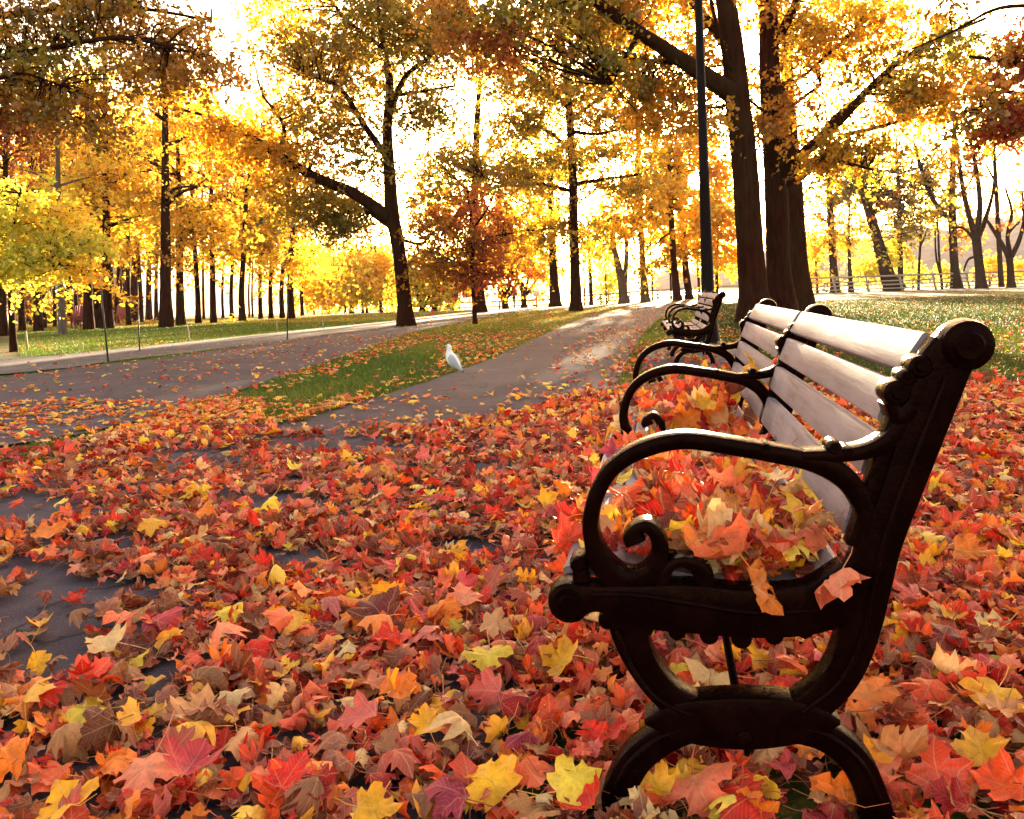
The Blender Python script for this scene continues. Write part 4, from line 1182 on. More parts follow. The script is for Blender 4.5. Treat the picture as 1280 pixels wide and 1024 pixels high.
# --- trees beyond the path's bend
tree((777, 376), [(780, 376, 11), (777, 350, 10), (771, 325, 8), (766, 300, 7), (770, 270, 5)], 'pale forked trunk at the shore with yellow leaves on top', [[(780, 362, 8, 0), (782, 335, 6, .2), (783, 305, 5, .3), (778, 290, 3, .4)]],
     [(765, 280, 36, 20, 30, 'gold', 0, 2.2), (790, 265, 30, 20, 18, 'ochre', 0, 2), (755, 310, 16, 14, 10, 'lime', .2, 1.2)], bark=BARKP, group='shore trees beyond the path', ls=.3, spread=.8, dist=64)
tree((805, 376), [(807, 376, 10), (804, 340, 8), (802, 300, 7), (800, 250, 6.5), (798, 200, 6), (797, 150, 5)], 'straight bare shore trunk with a few tufts, left of the twin trunks', [[(802, 285, 2.5, 0), (790, 275, 2, 0), (780, 272, 1, 0)], [(803, 310, 2, 0), (815, 305, 1.5, 0), (822, 300, 1, 0)]],
     [(815, 250, 30, 16, 14, 'ochre', 0, 1.8), (790, 225, 30, 16, 14, 'gold', 0, 1.8), (800, 180, 36, 16, 14, 'ochre', 0, 1.8)], bark=BARKP, group='shore trees beyond the path', ls=.3, spread=.8, dist=64)
tree((845, 375), [(847, 375, 9.5), (843, 335, 8), (840, 290, 7), (838, 240, 6), (836, 190, 5)], 'left one of the twin shore trunks beside the lamp post', [[(840, 290, 2.5, 0), (825, 300, 2, 0), (812, 318, 1, 0)], [(839, 270, 2.5, 0), (820, 262, 2, 0)]],
     [(835, 265, 36, 22, 30, 'gold', 0, 2), (820, 325, 20, 12, 9, 'ochre', 0, 1.4), (850, 225, 34, 24, 34, 'gold', 0, 2), (893, 230, 26, 34, 40, 'amber', .4, 2), (850, 195, 44, 26, 34, 'gold', .8, 2), (812, 235, 40, 20, 26, 'gold', .8, 2), (855, 180, 40, 24, 24, 'amber', .4, 2), (820, 205, 30, 18, 12, 'ochre', .3, 1.6)], group='shore trees beyond the path', ls=.28, spread=.75, dist=62)
tree((860, 375), [(862, 375, 9), (857, 335, 8), (854, 290, 7), (851, 240, 6), (849, 180, 5)], 'right one of the twin shore trunks beside the lamp post', [[(855, 300, 2.5, 0), (872, 295, 2, 0)], [(856, 320, 2.5, 0), (840, 312, 2, 0)]],
     [(868, 275, 30, 20, 24, 'gold', 0, 1.8), (858, 300, 30, 14, 24, 'gold', .2, 1.8), (850, 310, 22, 10, 9, 'ochre', 0, 1.4), (880, 180, 20, 26, 9, 'amber', 0, 1.4)], group='shore trees beyond the path', ls=.28, spread=.75, dist=66)
tree((897, 372), [(897, 372, 4), (896, 340, 3.5), (897, 310, 3), (898, 280, 2)], 'orange gold tree glowing between lamp post and thickest trunk', [[(897, 340, 2, 0), (890, 320, 1.5, 0)], [(897, 335, 2, 0), (908, 315, 1.5, 0)]],
     [(900, 285, 26, 34, 50, 'amber', 0, 2), (902, 322, 22, 16, 22, 'gold', 0, 1.6), (896, 255, 20, 20, 18, 'gold', 0, 1.4)], group='shore trees beyond the path', ls=.26, spread=.6, dist=60)
for x, y, w, lab in [(738, 377, 5, 'grey slim shore trunk right of the tall maple'), (757, 376, 1.6, 'thin sapling stem right of the grey slim trunk'), (815, 374, 2.2, 'thin dark stem close beside the straight shore trunk'), (838, 373, 2.4, 'thin leaning stem left of the twin trunks'), (873, 374, 3.2, 'thin dark stem right beside the twin trunks'), (730, 377, 2, 'thin twin stem near the grey slim trunk')]:
    tree((x, y), [(x + 1, y, w), (x, y - 30, w * .9), (x - 2, y - 65, w * .7), (x - 3, y - 105, w * .45)], lab, [[(x - 1, y - 50, w * .5, 0), (x + 6, y - 70, w * .3, 0)], [(x - 2, y - 65, w * .5, 0), (x - 10, y - 90, w * .3, .2)]],
         [(x + 4, y - 75, 18, 26, 10, 'lime' if w < 2 else 'gold', 0, 1.2)], group='thin shore stems', dist=72, ls=.28, spread=.6, sides=6, per=18, name='sapling', flat=.7)

# --- right side, behind the rail fence
RB = [('tall trunk left behind the fence with yellow tufts', [(1044, 366, 10), (1041, 320, 8.5), (1038, 270, 8), (1036, 220, 6), (1036, 180, 4)], [[(1040, 300, 3, 0), (1025, 308, 2.5, 0), (1015, 325, 1.5, 0)], [(1039, 280, 3, 0), (1020, 270, 2, 0)]], [(1030, 250, 34, 30, 18, 'ochre'), (1060, 225, 34, 26, 16, 'olive'), (1050, 280, 30, 20, 9, 'ochre'), (1025, 300, 14, 20, 9, 'gold')]),
      ('thick dark trunk leaning left over the fence', [(1118, 364, 20), (1110, 345, 17), (1098, 305, 13), (1088, 270, 11), (1078, 235, 9), (1070, 200, 6)], [[(1090, 275, 5, 0), (1096, 255, 4, 0), (1100, 225, 2, 0)]], [(1080, 215, 40, 26, 18, 'olive'), (1130, 285, 34, 14, 9, 'olive'), (1110, 250, 24, 16, 9, 'bronze'), (1115, 310, 14, 12, 8, 'lime')]),
      ('straight dark trunk mid fence', [(1196, 361, 11), (1193, 330, 9.5), (1191, 290, 9), (1190, 240, 8), (1192, 190, 6), (1194, 140, 4)], [[(1191, 280, 4, 0), (1165, 250, 5, -.3), (1150, 215, 4, -.5), (1140, 180, 2.5, -.6)], [(1191, 250, 3, 0), (1215, 225, 2.5, .2), (1220, 190, 2, .3)]], [(1180, 250, 36, 26, 14, 'olive'), (1210, 290, 30, 16, 7, 'bronze'), (1170, 200, 26, 20, 8, 'ochre')]),
      ('forked dark tree in front of the fence, many rising arms', [(1227, 359, 11), (1224, 330, 10), (1221, 305, 10), (1219, 290, 9)], [[(1220, 298, 7, 0), (1210, 265, 6, 0), (1202, 225, 5, 0), (1196, 180, 3, 0), (1192, 140, 2, 0)], [(1221, 292, 7, 0), (1226, 255, 6, .2), (1222, 210, 5, .3), (1212, 165, 3, .3)], [(1222, 300, 6, 0), (1232, 270, 5, -.2), (1240, 235, 3, -.3), (1242, 180, 2, -.3)], [(1218, 300, 4, 0), (1205, 285, 3, .2), (1190, 285, 2, .3)], [(1219, 321, 3, 0), (1210, 325, 2.5, 0), (1204, 340, 2, 0)]], [(1210, 200, 26, 30, 9, 'bronze'), (1235, 170, 22, 24, 6, 'ochre')]),
      ('bare spreading tree at the right end of the fence', [(1264, 357, 8.5), (1263, 335, 8), (1262, 322, 8)], [[(1262, 325, 6, 0), (1252, 305, 5, 0), (1240, 285, 4, 0), (1230, 270, 2, 0)], [(1263, 322, 6, 0), (1260, 295, 4.5, .1), (1266, 265, 3.5, .2), (1258, 235, 2, .2)], [(1264, 322, 6, 0), (1274, 300, 5, 0), (1280, 275, 4, 0), (1278, 240, 2.5, 0)], [(1261, 292, 3, .1), (1272, 280, 2, .1), (1285, 270, 1.5, 0)]], [(1262, 240, 24, 24, 5, 'bronze')]),
      ('pale tall trunk behind the right end of the fence', [(1252, 358, 6), (1249, 310, 5.5), (1246, 250, 5), (1242, 180, 4), (1240, 110, 3)], [[(1245, 230, 2.5, 0), (1232, 205, 2, 0)], [(1244, 200, 2.5, 0), (1260, 180, 2, 0)]], [(1240, 150, 24, 30, 6, 'ochre')]),
      ('thin twin stems mid fence', [(1178, 362, 3), (1174, 320, 2.6), (1172, 280, 2.2), (1165, 230, 1.5)], [[(1177, 350, 2.5, 0), (1170, 320, 2.2, 0), (1169, 285, 1.6, 0)]], [(1168, 250, 30, 30, 12, 'olive'), (1150, 200, 40, 26, 12, 'ochre')]),
      ('thin stem with bare twigs near the leaning trunk', [(1148, 363, 3.2), (1149, 330, 3), (1151, 295, 2.2), (1150, 265, 1.5)], [[(1150, 310, 2, 0), (1160, 285, 1.5, 0)], [(1150, 300, 1.5, 0), (1142, 280, 1, 0)]], [(1150, 260, 20, 16, 5, 'olive')]),
      ('slim dark stem right of the tall left trunk', [(1064, 365, 6), (1062, 330, 4), (1061, 290, 3), (1062, 240, 2)], [[(1062, 320, 3, 0), (1058, 295, 2, 0)], [(1062, 310, 2, 0), (1070, 280, 1.5, 0)]], [(1070, 290, 22, 24, 12, 'lime'), (1066, 240, 24, 20, 9, 'olive')]),
      ('thin stem close to the third maple trunk', [(1022, 367, 3), (1020, 330, 2.5), (1018, 290, 2)], [[(1020, 320, 1.5, 0), (1012, 300, 1, 0)]], [(1016, 310, 12, 24, 12, 'gold'), (1010, 345, 9, 12, 6, 'ochre')])]
for i, (lab, tr, lb, bl) in enumerate(RB):
    tree(tr[0][:2], tr, lab, lb, [(*q, 0, 1.6) for q in bl], group='trees along the rail fence', dist=78 if i not in (3, 4) else 71, ls=.26, spread=.7, sides=8, per=26, dens=2.0, name='bare_tree' if i in (3, 4) else 'shore_tree', flat=.6)
# drooping conifer
tree((1124, 364), [(1126, 364, 6), (1125, 310, 6), (1124, 260, 5), (1122, 210, 4), (1120, 170, 2)], 'dark conifer with drooping branches hanging above the leaning trunk',
     [[(1124, 215, 3, 0), (1100, 215, 2.5, -.5), (1070, 222, 2, -1)], [(1124, 225, 3, 0), (1145, 228, 2.5, -.3), (1160, 238, 2, -.5)], [(1124, 205, 3, 0), (1090, 200, 2.5, .3), (1050, 200, 2, .5)]],
     [(1110, 240, 26, 14, 26, 'conifer', 0, 1.2), (1130, 265, 20, 24, 22, 'conifer', 0, 1.0), (1085, 225, 26, 9, 18, 'conifer', -.6, 1), (1060, 205, 26, 8, 14, 'conifer', .3, 1), (1150, 230, 20, 12, 14, 'conifer', -.4, .8), (1125, 205, 30, 10, 14, 'conifer', 0, 1)], name='conifer_tree', ls=.2, spread=.55, per=60, dist=79, sides=8, flat=.9)

# --- yellow bushes along the fence
for i, (x, y, rx, ry, pal, lab) in enumerate([(118, 386, 34, 20, 'dark', 'dark undergrowth in the grove right of the red chairs'), (165, 388, 26, 17, 'dark', 'dark undergrowth in the middle of the left grove'), (40, 385, 30, 22, 'dark', 'dark undergrowth at the left end of the grove'), (1032, 348, 12, 9, 'gold', 'round golden bush left behind the fence'), (1085, 345, 26, 26, 'lime', 'yellow green thicket at the foot of the leaning trunk'), (1142, 340, 14, 9, 'lime', 'small green bush behind the fence rail'), (1110, 318, 16, 22, 'lime', 'tall yellow green bush right of the leaning trunk'), (1184, 340, 10, 7, 'lime', 'tiny green bush by the straight dark trunk'),
                                              (1238, 332, 14, 9, 'gold', 'yellow bush between forked and spreading trees'), (1270, 335, 20, 10, 'gold', 'yellow bush behind the right end of the fence'), (668, 370, 22, 7, 'ochre', 'low ochre thicket behind the small sign'), (760, 352, 16, 26, 'lime', 'lime yellow brush left of the pale forked trunk'), (1010, 350, 10, 14, 'ochre', 'ochre bush beside the third maple trunk')]):
    d = 84 if x > 300 else 46; b = at(x, y + ry, Y=d); g = float(gz(b[0], d)); T = Tree((b[0], d, g), np.random.default_rng(300 + i))
    for k in range(6):
        e = at(x + random.uniform(-rx, rx) * .6, y - ry * random.uniform(.2, .8), Y=d)
        T.limb([(b[0] + random.uniform(-.2, .2), d, g - .1), ((b[0] + e[0]) / 2, d, (g + e[2]) / 2), e], [.07, .05, .02], 5, 0)
    T.clusters(at(x, y, Y=d), (rx * d / F, 1.3, ry * d / F), int(14 + rx * ry * .12), pal, 30, .22, True, .8, .5)
    T.build('bush', lab, 'bushes along the shore' if x > 300 else 'undergrowth of the grove', BARK, 'bush', 'foliage')

# --- overhanging trees whose trunks stand outside the picture
tree((-190, 470), [(-190, 480, 60), (-185, 380, 50), (-175, 250, 46), (-160, 120, 40), (-150, 0, 30), (-145, -120, 20)], 'dark leaved tree whose boughs hang into the upper left',
     [[(-165, 160, 22, 0), (-90, 110, 16, -.2), (0, 85, 10, -.4), (90, 70, 7, -.5), (180, 60, 5, -.6), (270, 80, 3, -.7)], [(-160, 100, 20, 0), (-80, 30, 14, .3), (20, 0, 9, .6), (120, -10, 6, .8), (230, 5, 3, .9)], [(-170, 220, 16, 0), (-90, 170, 10, -.5), (-10, 140, 7, -.8), (70, 110, 4, -1), (130, 125, 2, -1.1)], [(-165, 180, 14, 0), (-80, 150, 9, .5), (0, 130, 6, .8), (80, 140, 3, 1)]],
     [(40, 30, 90, 44, 46, 'dark', 0, 1.0), (150, 20, 70, 34, 40, 'dark', .4, 1.0), (220, 50, 56, 40, 36, 'bronze', .2, .9), (190, 85, 44, 26, 26, 'bronze', -.4, .7), (20, 110, 60, 40, 44, 'dark', -.5, .9), (90, 130, 50, 26, 30, 'dark', -.8, .8), (10, 150, 40, 34, 24, 'rust', -.7, .7), (265, 85, 24, 16, 12, 'bronze', -.6, .5), (30, 80, 60, 30, 22, 'olive', .3, .9), (90, 70, 60, 30, 18, 'olive', -.3, .9), (110, -20, 120, 30, 34, 'dark', .5, 1.2), (-40, 60, 60, 90, 36, 'dark', 0, 1.2), (125, 165, 12, 12, 4, 'dark', -1, .3)],
     group='trees leaning in from outside', dist=14, ls=.072, spread=.25, per=54, flat=.36)
tree((1420, 440), [(1420, 450, 50), (1418, 330, 44), (1412, 200, 40), (1405, 80, 32), (1400, -40, 22)], 'red leaved tree whose boughs hang into the upper right',
     [[(1412, 160, 16, 0), (1360, 145, 10, -.2), (1290, 135, 7, -.4), (1225, 138, 3, -.5), (1190, 150, 2, -.6)], [(1410, 120, 16, 0), (1350, 90, 10, .2), (1280, 70, 6, .4), (1225, 60, 3, .5)], [(1410, 140, 10, 0), (1350, 120, 7, .5), (1280, 100, 4, .8), (1240, 108, 3, .9)], [(1404, 20, 10, 0), (1320, 10, 6, 0), (1250, 10, 4, 0), (1190, 40, 2.5, 0), (1120, 70, 1.5, 0)]],
     [(1262, 60, 36, 16, 13, 'bronze', .4, .7), (1262, 148, 24, 14, 15, 'red', -.4, .6), (1245, 100, 30, 14, 9, 'bronze', .8, .7), (1240, 125, 30, 8, 8, 'bronze', -.4, .6), (1295, 100, 24, 40, 12, 'rust', 0, .8), (1215, 150, 24, 8, 8, 'dark', -.5, .5), (1200, 8, 24, 8, 4, 'bronze', 0, .4), (1330, 40, 50, 60, 30, 'red', 0, 1), (1272, 155, 20, 10, 10, 'red', -.5, .5)],
     group='trees leaning in from outside', dist=15, ls=.07, spread=.22, per=56, flat=.35)

# ------------------------------------------------------------------ lamp post
b = at(887, 431); mb = MB(); Yl = b[1]
root = empty('lamp_post', b, 'tall dark steel lamp post rising out of the picture behind the farther bench', 'lamp post')
topx = at(873, 0, Y=Yl)
dx = (topx[0] - b[0]) / topx[2]
prof = [(0, .20), (.03, .20), (.05, .17), (.12, .16), (.40, .135), (.62, .11), (.66, .125), (.70, .105), (1.2, .098), (2.6, .080), (2.7, .088), (2.75, .075), (4.0, .066), (8.5, .045)]
mb.tube([(dx * z, 0, z) for z, _ in prof], [r for _, r in prof], 16, 0)
shade_auto(mb.build('pole', mat_plain('post_paint', (.006, .0022, .0018), .45, .05, .2), root))
mb = MB()
for k in range(4):
    a = math.pi / 4 + k * math.pi / 2; mb.box((.15 * math.cos(a) * 1.2, .15 * math.sin(a) * 1.2, .045), (.03, .03, .03), None, .004)
mb.box((0, 0, .008), (.46, .46, .03), None, .004); mb.build('base_plate', FENCEW, root, False)
mb = MB(); zt = 8.45
mb.tube([(dx * zt, 0, zt), (dx * zt - .2, -.1, zt + .25), (dx * zt - .7, -.3, zt + .35)], [.04, .035, .03], 10)
mb.build('lamp_arm', bpy.data.materials['post_paint'], root)
mb = MB(); mb.ball((dx * zt - .95, -.4, zt + .33), (.34, .16, .09)); mb.build('lamp_head', bpy.data.materials['post_paint'], root)

# ------------------------------------------------------------------ stakes
DARKM = mat_plain('dark_steel', (.025, .015, .012), .5, .4); PALEW = mat_plain('pale_stake_wood', (.36, .27, .18), .8, .2)
for (x, y), (tx, ty), w, mt, lab in [((135.5, 454), (126, 360), .03, DARKM, 'nearest thin dark metal stake on the footway edge'), ((174.5, 440), (172.5, 385), .028, DARKM, 'second dark stake on the footway edge, left of mid lawn'), ((359, 426), (359.5, 368), .035, DARKM, 'rightmost dark stake on the footway edge'),
                                     ((34.5, 438), (32, 414), .05, PALEW, 'short pale wooden stake beside the young lime tree'), ((237.5, 428), (234, 406), .035, PALEW, 'leaning pale stake on the lawn edge'), ((346, 413), (346, 402), .04, PALEW, 'short grey stake far along the lawn'), ((405, 412), (403, 400), .035, PALEW, 'faint short stake at the lawn edge near the lake row')]:
    b = at(x, y); t = at(tx, ty, Y=b[1]); mb = MB()
    mb.tube([(0, 0, -.05), tuple((t - b) * .5), tuple(t - b)], [w / 2, w / 2 * .95, w / 2 * .9], 8)
    o = mb.build('metal_stake' if mt is DARKM else 'wooden_stake', mt); o.location = b
    tag(o, lab, 'stake', 'stakes along the footway')

# ------------------------------------------------------------------ fences
def fence(pts, hpx, label, rails, pitch, lean, name='rail_fence'):
    P = [at(x, y, Y=d) for x, y, d in pts]
    for p in P: p[2] = float(gz(p[0], p[1]))
    root = empty(name, P[0], label, 'fence', 'rail fences along the shore'); o0 = np.array(P[0])
    S = np.array(P) - o0; d = np.r_[0, np.cumsum(np.linalg.norm(np.diff(S, axis=0), axis=1))]
    H = hpx; s = 0.0
    posts = np.arange(0, d[-1], pitch)
    ip = lambda s_: np.array([np.interp(s_, d, S[:, k]) for k in range(3)])
    for s_ in posts:
        q = ip(s_); mb = MB(); mb.box((-lean * .5 * H, 0, H / 2 - .05), (.16, .14, H + .1), Matrix.Rotation(-lean, 3, 'Y'), .012)
        o = mb.build('post', FENCEW, root, False); o.location = q
    for k in range(rails):
        z = H * (k + .8) / rails if k < rails - 1 else H + .03
        mb = MB(); mb.tube([tuple(ip(s_) + np.array([-lean * z, -.13, z + random.uniform(-.012, .012)])) for s_ in np.linspace(0, d[-1], max(8, len(posts) * 2))], [.052 if k < rails - 1 else .075] * max(8, len(posts) * 2), 8)
        mb.build('rail', FENCEW, root)


fence([(1004, 369, 74), (1090, 366, 76), (1200, 362, 78), (1330, 357, 80)], 1.25, 'long grey rail fence across the right side of the lawn', 4, 2.95, .22)
fence([(716, 377, 79), (790, 376, 79), (880, 374, 80), (935, 372, 80)], .85, 'low sunlit rail fence beyond the bend of the path', 3, 2.6, 0)
fence([(560, 386, 76), (620, 384, 76), (692, 381, 77)], .65, 'low rail fence behind the two walkers', 2, 2.4, 0)

# ------------------------------------------------------------------ small sign
b = at(671, 381, Y=70); b[2] = float(gz(b[0], 70)); root = empty('sign_post', b, 'small white notice on an orange post by the low fence', 'sign')
mb = MB(); mb.box((0, 0, .5), (.16, .12, 1.1), None, .01); mb.build('post', mat_plain('orange_paint', (.55, .17, .06), .6), root, False)
mb = MB(); mb.box((0, -.09, 1.18), (.55, .04, .42), None, .008); mb.build('sign_panel', mat_plain('white_paint', (.75, .72, .68), .5), root, False)

# ------------------------------------------------------------------ house and chairs inside the grove
b = at(84, 402, Y=62); root = empty('house', (b[0], 62, 0), 'grey house half hidden behind the grove trunks', 'house')
HW = mat_plain('grey_siding', (.24, .25, .27), .8, .2, .12, 3)
mb = MB(); mb.box((0, 3, 2.6), (9, 7, 5.4), None, .02)
for k in range(16): mb.box((0, -.52, .3 + k * .32), (9.02, .03, .02))
mb.build('wall', HW, root, False)
mb = MB(); mb.add([(-4.9, -1, 5.2), (4.9, -1, 5.2), (4.9, 3, 8), (-4.9, 3, 8), (4.9, 7, 5.2), (-4.9, 7, 5.2), (-4.9, -1, 5.05), (4.9, -1, 5.05), (4.9, 7, 5.05), (-4.9, 7, 5.05)], [(0, 1, 2, 3), (3, 2, 4, 5), (0, 6, 7, 1), (5, 4, 8, 9), (1, 7, 8, 4, 2), (0, 3, 5, 9, 6), (6, 9, 8, 7)]); mb.build('roof', mat_plain('roof_shingle', (.07, .06, .06), .9), root, False)
for x in (-2.9, -.3, 2.4):
    mb = MB(); mb.box((x, -.56, 2.0), (1.1, .08, 1.5), None, .01); w = mb.build('window', mat_plain('window_frame', (.6, .6, .6), .5), root, False)
    mb = MB(); mb.box((x, -.61, 2.0), (.94, .03, 1.34)); mb.build('pane', mat_plain('window_glass', (.04, .05, .06), .1, .6), w, False)
REDP = mat_plain('red_paint', (.20, .025, .015), .6)
for (x, y), lab in [((93, 414), 'red garden chair left of a twin, in front of the grey house'), ((103, 414), 'red garden chair right of its twin, in front of the grey house'), ((148, 409), 'red garden chair alone deeper in the dark grove')]:
    d = 35 if x < 120 else 40
    b = at(x, y, Y=d); root = empty('garden_chair', (b[0], d, 0), lab, 'chair', 'red garden chairs in the grove')
    mb = MB()
    for k in range(5): mb.box((-.22 + .11 * k, .02, .36), (.095, .5, .02), Matrix.Rotation(-.2, 3, 'X'), .003)
    mb.build('seat', REDP, root, False)
    mb = MB()
    for k in range(5): mb.box((-.22 + .11 * k, .36, .68), (.095, .02, .75 + .08 * (2 - abs(k - 2))), Matrix.Rotation(-.35, 3, 'X'), .003)
    mb.build('backrest', REDP, root, False)
    for s in (-1, 1):
        mb = MB(); mb.box((s * .34, .0, .56), (.13, .75, .024), None, .004); mb.build('armrest', REDP, root, False)
        mb = MB(); mb.box((s * .31, -.28, .26), (.03, .09, .6), None, .004); mb.build('leg', REDP, root, False)
        mb = MB(); mb.box((s * .31, .34, .26), (.03, .09, .6), None, .004); mb.build('leg', REDP, root, False)

# ------------------------------------------------------------------ the gull
def loft(mb, rows, n=16):
    """rows: centre, radius along u, radius along v, u, v"""
    vs = []; fs = []
    for c, a, b_, u, v in rows:
        for k in range(n):
            t = 2 * math.pi * k / n
            vs.append(tuple(Vector(c) + Vector(u) * a * math.cos(t) + Vector(v) * b_ * math.sin(t)))
    for i in range(len(rows) - 1):
        for k in range(n): fs.append((i * n + k, i * n + (k + 1) % n, (i + 1) * n + (k + 1) % n, (i + 1) * n + k))
    fs.append(tuple(range(n - 1, -1, -1))); fs.append(tuple(range((len(rows) - 1) * n, len(rows) * n)))
    mb.add(vs, fs)


def gull():
    b = at(563, 466); mb = MB(); mb.cur = (.72, .68, .66)
    V3 = Vector
    line = [((.118, 0, .052), .010, .006), ((.092, 0, .072), .030, .020), ((.062, 0, .094), .050, .042), ((.024, 0, .116), .060, .058), ((-.016, 0, .150), .058, .062), ((-.046, 0, .190), .044, .050), ((-.058, 0, .220), .032, .035), ((-.062, 0, .244), .028, .029), ((-.069, 0, .264), .030, .031), ((-.080, 0, .277), .026, .026), ((-.093, 0, .276), .016, .015), ((-.100, 0, .272), .008, .008)]
    S = smooth_path([(*c, a, w) for c, a, w in line], 4); rows = []
    for i in range(len(S)):
        t = V3(S[min(i + 1, len(S) - 1), :3] - S[max(i - 1, 0), :3]).normalized(); u = V3((0, 1, 0)); v = t.cross(u)
        rows.append((S[i, :3], S[i, 3], S[i, 4], u, v))
    loft(mb, rows)
    mb.cur = (.36, .36, .38)
    for s in (-1, 1):
        W = smooth_path([(-.030, s * .052, .176, .012, .030), (.010, s * .062, .148, .014, .046), (.056, s * .053, .106, .013, .040), (.098, s * .032, .072, .010, .022), (.140, s * .014, .042, .005, .007)], 4)
        rows = [(w[:3], w[3], w[4], (0, 1, 0), (.35, 0, .93)) for w in W]; loft(mb, rows, 12)
    mb.cur = (.03, .03, .03)
    W = [(.11, 0, .056), (.15, 0, .036), (.162, 0, .030)]; mb.tube(W, [.012, .010, .003], 8)
    mb.cur = (.55, .36, .08); mb.tube([(-.095, 0, .275), (-.117, 0, .271), (-.134, 0, .266), (-.138, 0, .261)], [.0085, .007, .005, .001], 8)
    mb.cur = (.02, .02, .02)
    for s in (-1, 1): mb.ball((-.083, s * .0235, .281), .0055, 8, 6)
    mb.ball((-.125, 0, .2685), (.004, .0075, .0075), 8, 6)
    mb.cur = (.45, .28, .08)
    for s in (-1, 1):
        mb.tube([(.01, s * .025, .08), (.014, s * .025, .05), (.008, s * .025, .004)], [.010, .005, .005], 8)
        for a in (-.5, 0, .5): mb.tube([(.008, s * .025, .006), (-.034 * math.cos(a) + .006, s * .025 + .034 * math.sin(a), .004)], [.005, .003], 6)
    o = mb.build('gull', VCOL, None, True, True); o.location = b + np.array([0, 0, .012]); o.scale = (1.08,) * 3
    o.rotation_euler = (0, math.radians(14), math.radians(-6))
    tag(o, 'white gull with grey wings standing at the path edge, facing left', 'bird')


gull()

# ------------------------------------------------------------------ the two walkers far off
def person(px, py, d, height, coat, legs, stride, face, label):
    b = at(px, py, Y=d); g = float(gz(b[0], d)); k = height / 1.75
    J = {'pelvis': (0, 0, .95), 'waist': (0, 0, 1.10), 'chest': (0, .0, 1.33), 'neck': (0, -.01, 1.50), 'head': (0, -.02, 1.60), 'crown': (0, -.01, 1.70)}
    E = [('pelvis', 'waist'), ('waist', 'chest'), ('chest', 'neck'), ('neck', 'head'), ('head', 'crown')]
    Rr = {'pelvis': .15, 'waist': .145, 'chest': .165, 'neck': .06, 'head': .098, 'crown': .07}
    for s, nm in ((-1, 'l'), (1, 'r')):
        J.update({'hip' + nm: (s * .09, 0, .90), 'knee' + nm: (s * .10, -s * stride * .5 - .02, .50), 'ank' + nm: (s * .10, -s * stride + .02, .09), 'toe' + nm: (s * .11, -s * stride - .14, .04),
                  'sho' + nm: (s * .19, 0, 1.42), 'elb' + nm: (s * .25, s * stride * .35, 1.14), 'wri' + nm: (s * .22, s * stride * .6 - .10, .93), 'han' + nm: (s * .21, s * stride * .6 - .14, .85)})
        E += [('pelvis', 'hip' + nm), ('hip' + nm, 'knee' + nm), ('knee' + nm, 'ank' + nm), ('ank' + nm, 'toe' + nm), ('chest', 'sho' + nm), ('sho' + nm, 'elb' + nm), ('elb' + nm, 'wri' + nm), ('wri' + nm, 'han' + nm)]
        Rr.update({'hip' + nm: .10, 'knee' + nm: .065, 'ank' + nm: .045, 'toe' + nm: .04, 'sho' + nm: .08, 'elb' + nm: .055, 'wri' + nm: .042, 'han' + nm: .035})
    names = list(J)
    me = bpy.data.meshes.new('person'); me.from_pydata([tuple(c * k for c in J[n_]) for n_ in names], [(names.index(a), names.index(c)) for a, c in E], [])
    o = link(bpy.data.objects.new('person', me)); md = o.modifiers.new('Skin', 'SKIN'); md.use_smooth_shade = True
    lay = me.skin_vertices[0].data if me.skin_vertices else None
    for i, n_ in enumerate(names):
        lay[i].radius = (Rr[n_] * k, Rr[n_] * k * (.8 if n_ in ('pelvis', 'waist', 'chest') else 1)); lay[i].use_root = (n_ == 'pelvis')
    sb = o.modifiers.new('Sub', 'SUBSURF'); sb.levels = 2; sb.render_levels = 2
    # clothing by height: trousers, coat, skin, hair
    m, nt, out = nmat('person_clothes'); z = N(nt, 'ShaderNodeSeparateXYZ'); L(nt, objco(nt), z.inputs[0])
    st = math_n(nt, 'DIVIDE', z.outputs[2], 2.0 * k)
    rp = ramp(nt, st, [(0, (.03, .025, .02)), (.05, legs), (.44, coat), (.755, (.45, .26, .18)), (.83, (.05, .03, .02))]); rp.node.color_ramp.interpolation = 'CONSTANT'
    bs = N(nt, 'ShaderNodeBsdfPrincipled', Roughness=.85); L(nt, rp, bs.inputs['Base Color']); L(nt, bs.outputs[0], out.inputs[0])
    me.materials.append(m)
    o.location = (b[0], d, g); o.rotation_euler.z = face
    tag(o, label, 'person')


person(643, 383, 76, 1.75, (.035, .03, .035), (.16, .18, .24), .16, math.radians(160), 'distant walker in dark jacket and grey blue trousers, right of a companion')
person(628, 384, 76, 1.62, (.10, .03, .03), (.04, .03, .03), .12, math.radians(150), 'distant walker in dark maroon clothes beside the stem of the red orange tree')

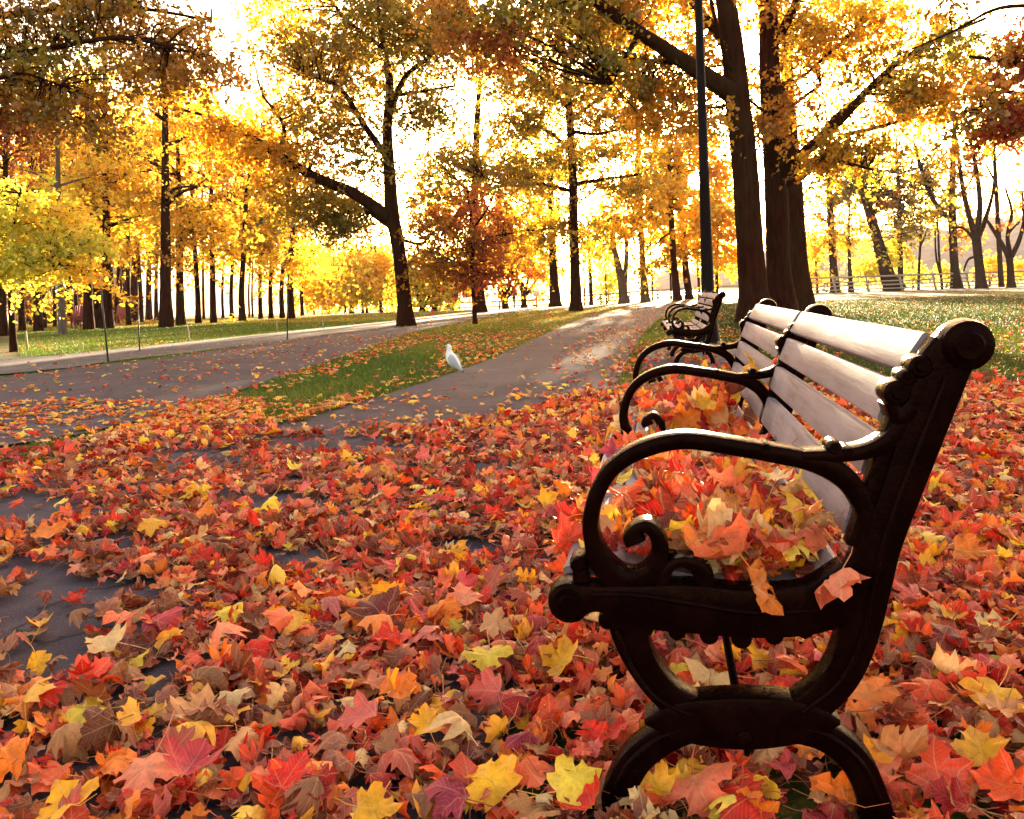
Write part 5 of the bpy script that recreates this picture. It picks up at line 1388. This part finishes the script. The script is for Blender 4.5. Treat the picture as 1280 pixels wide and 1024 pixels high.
# ------------------------------------------------------------------ hazy autumn air
mb = MB(); mb.box((0, 770, 35), (2000, 1660, 77))
m, nt, out = nmat('air'); pv = N(nt, 'ShaderNodeVolumePrincipled', Density=HAZE, Anisotropy=.0); pv.inputs['Color'].default_value = (.97, .90, .92, 1)
L(nt, pv.outputs[0], out.inputs['Volume'])
tag(mb.build('haze', m, None, False), kind='stuff')

# ------------------------------------------------------------------ light
SUN_EL, SUN_AZ = math.radians(6.8), math.radians(2.3)      # azimuth measured from +Y towards +X
w = bpy.data.worlds.new('World'); sc.world = w; w.use_nodes = True
nt = w.node_tree; nt.nodes.clear()
o = nt.nodes.new('ShaderNodeOutputWorld'); bg = nt.nodes.new('ShaderNodeBackground'); sk = nt.nodes.new('ShaderNodeTexSky')
sk.sky_type = 'NISHITA'; sk.sun_disc = False; sk.sun_elevation = SUN_EL; sk.sun_rotation = SUN_AZ
sk.dust_density = 4.0; sk.air_density = 1.0; sk.ozone_density = 0.6
bg.inputs[1].default_value = .105
L(nt, mixc(nt, 1.0, sk.outputs[0], (1.11, .905, .765), 'MULTIPLY'), bg.inputs[0]); L(nt, bg.outputs[0], o.inputs[0])
sl = bpy.data.lights.new('Sun', 'SUN'); so = bpy.data.objects.new('Sun', sl); COL.objects.link(so)
sl.energy = 5.0; sl.angle = math.radians(.6); sl.color = (1.0, .80, .52)
dv = Vector((math.sin(SUN_AZ) * math.cos(SUN_EL), math.cos(SUN_AZ) * math.cos(SUN_EL), math.sin(SUN_EL)))
so.rotation_euler = dv.to_track_quat('Z', 'Y').to_euler(); so.location = (0, 0, 30)

vs = sc.view_settings
sc.display_settings.display_device = 'sRGB'
vs.view_transform = 'Standard'; vs.look = 'None'; vs.exposure = 3.74; vs.gamma = 1.0; vs.use_curve_mapping = False
sc.render.film_transparent = False
cy = sc.cycles
cy.use_denoising = True
cy.max_bounces = 8; cy.diffuse_bounces = 4; cy.glossy_bounces = 3; cy.transmission_bounces = 6; cy.transparent_max_bounces = 8
cy.sample_clamp_indirect = 8.0
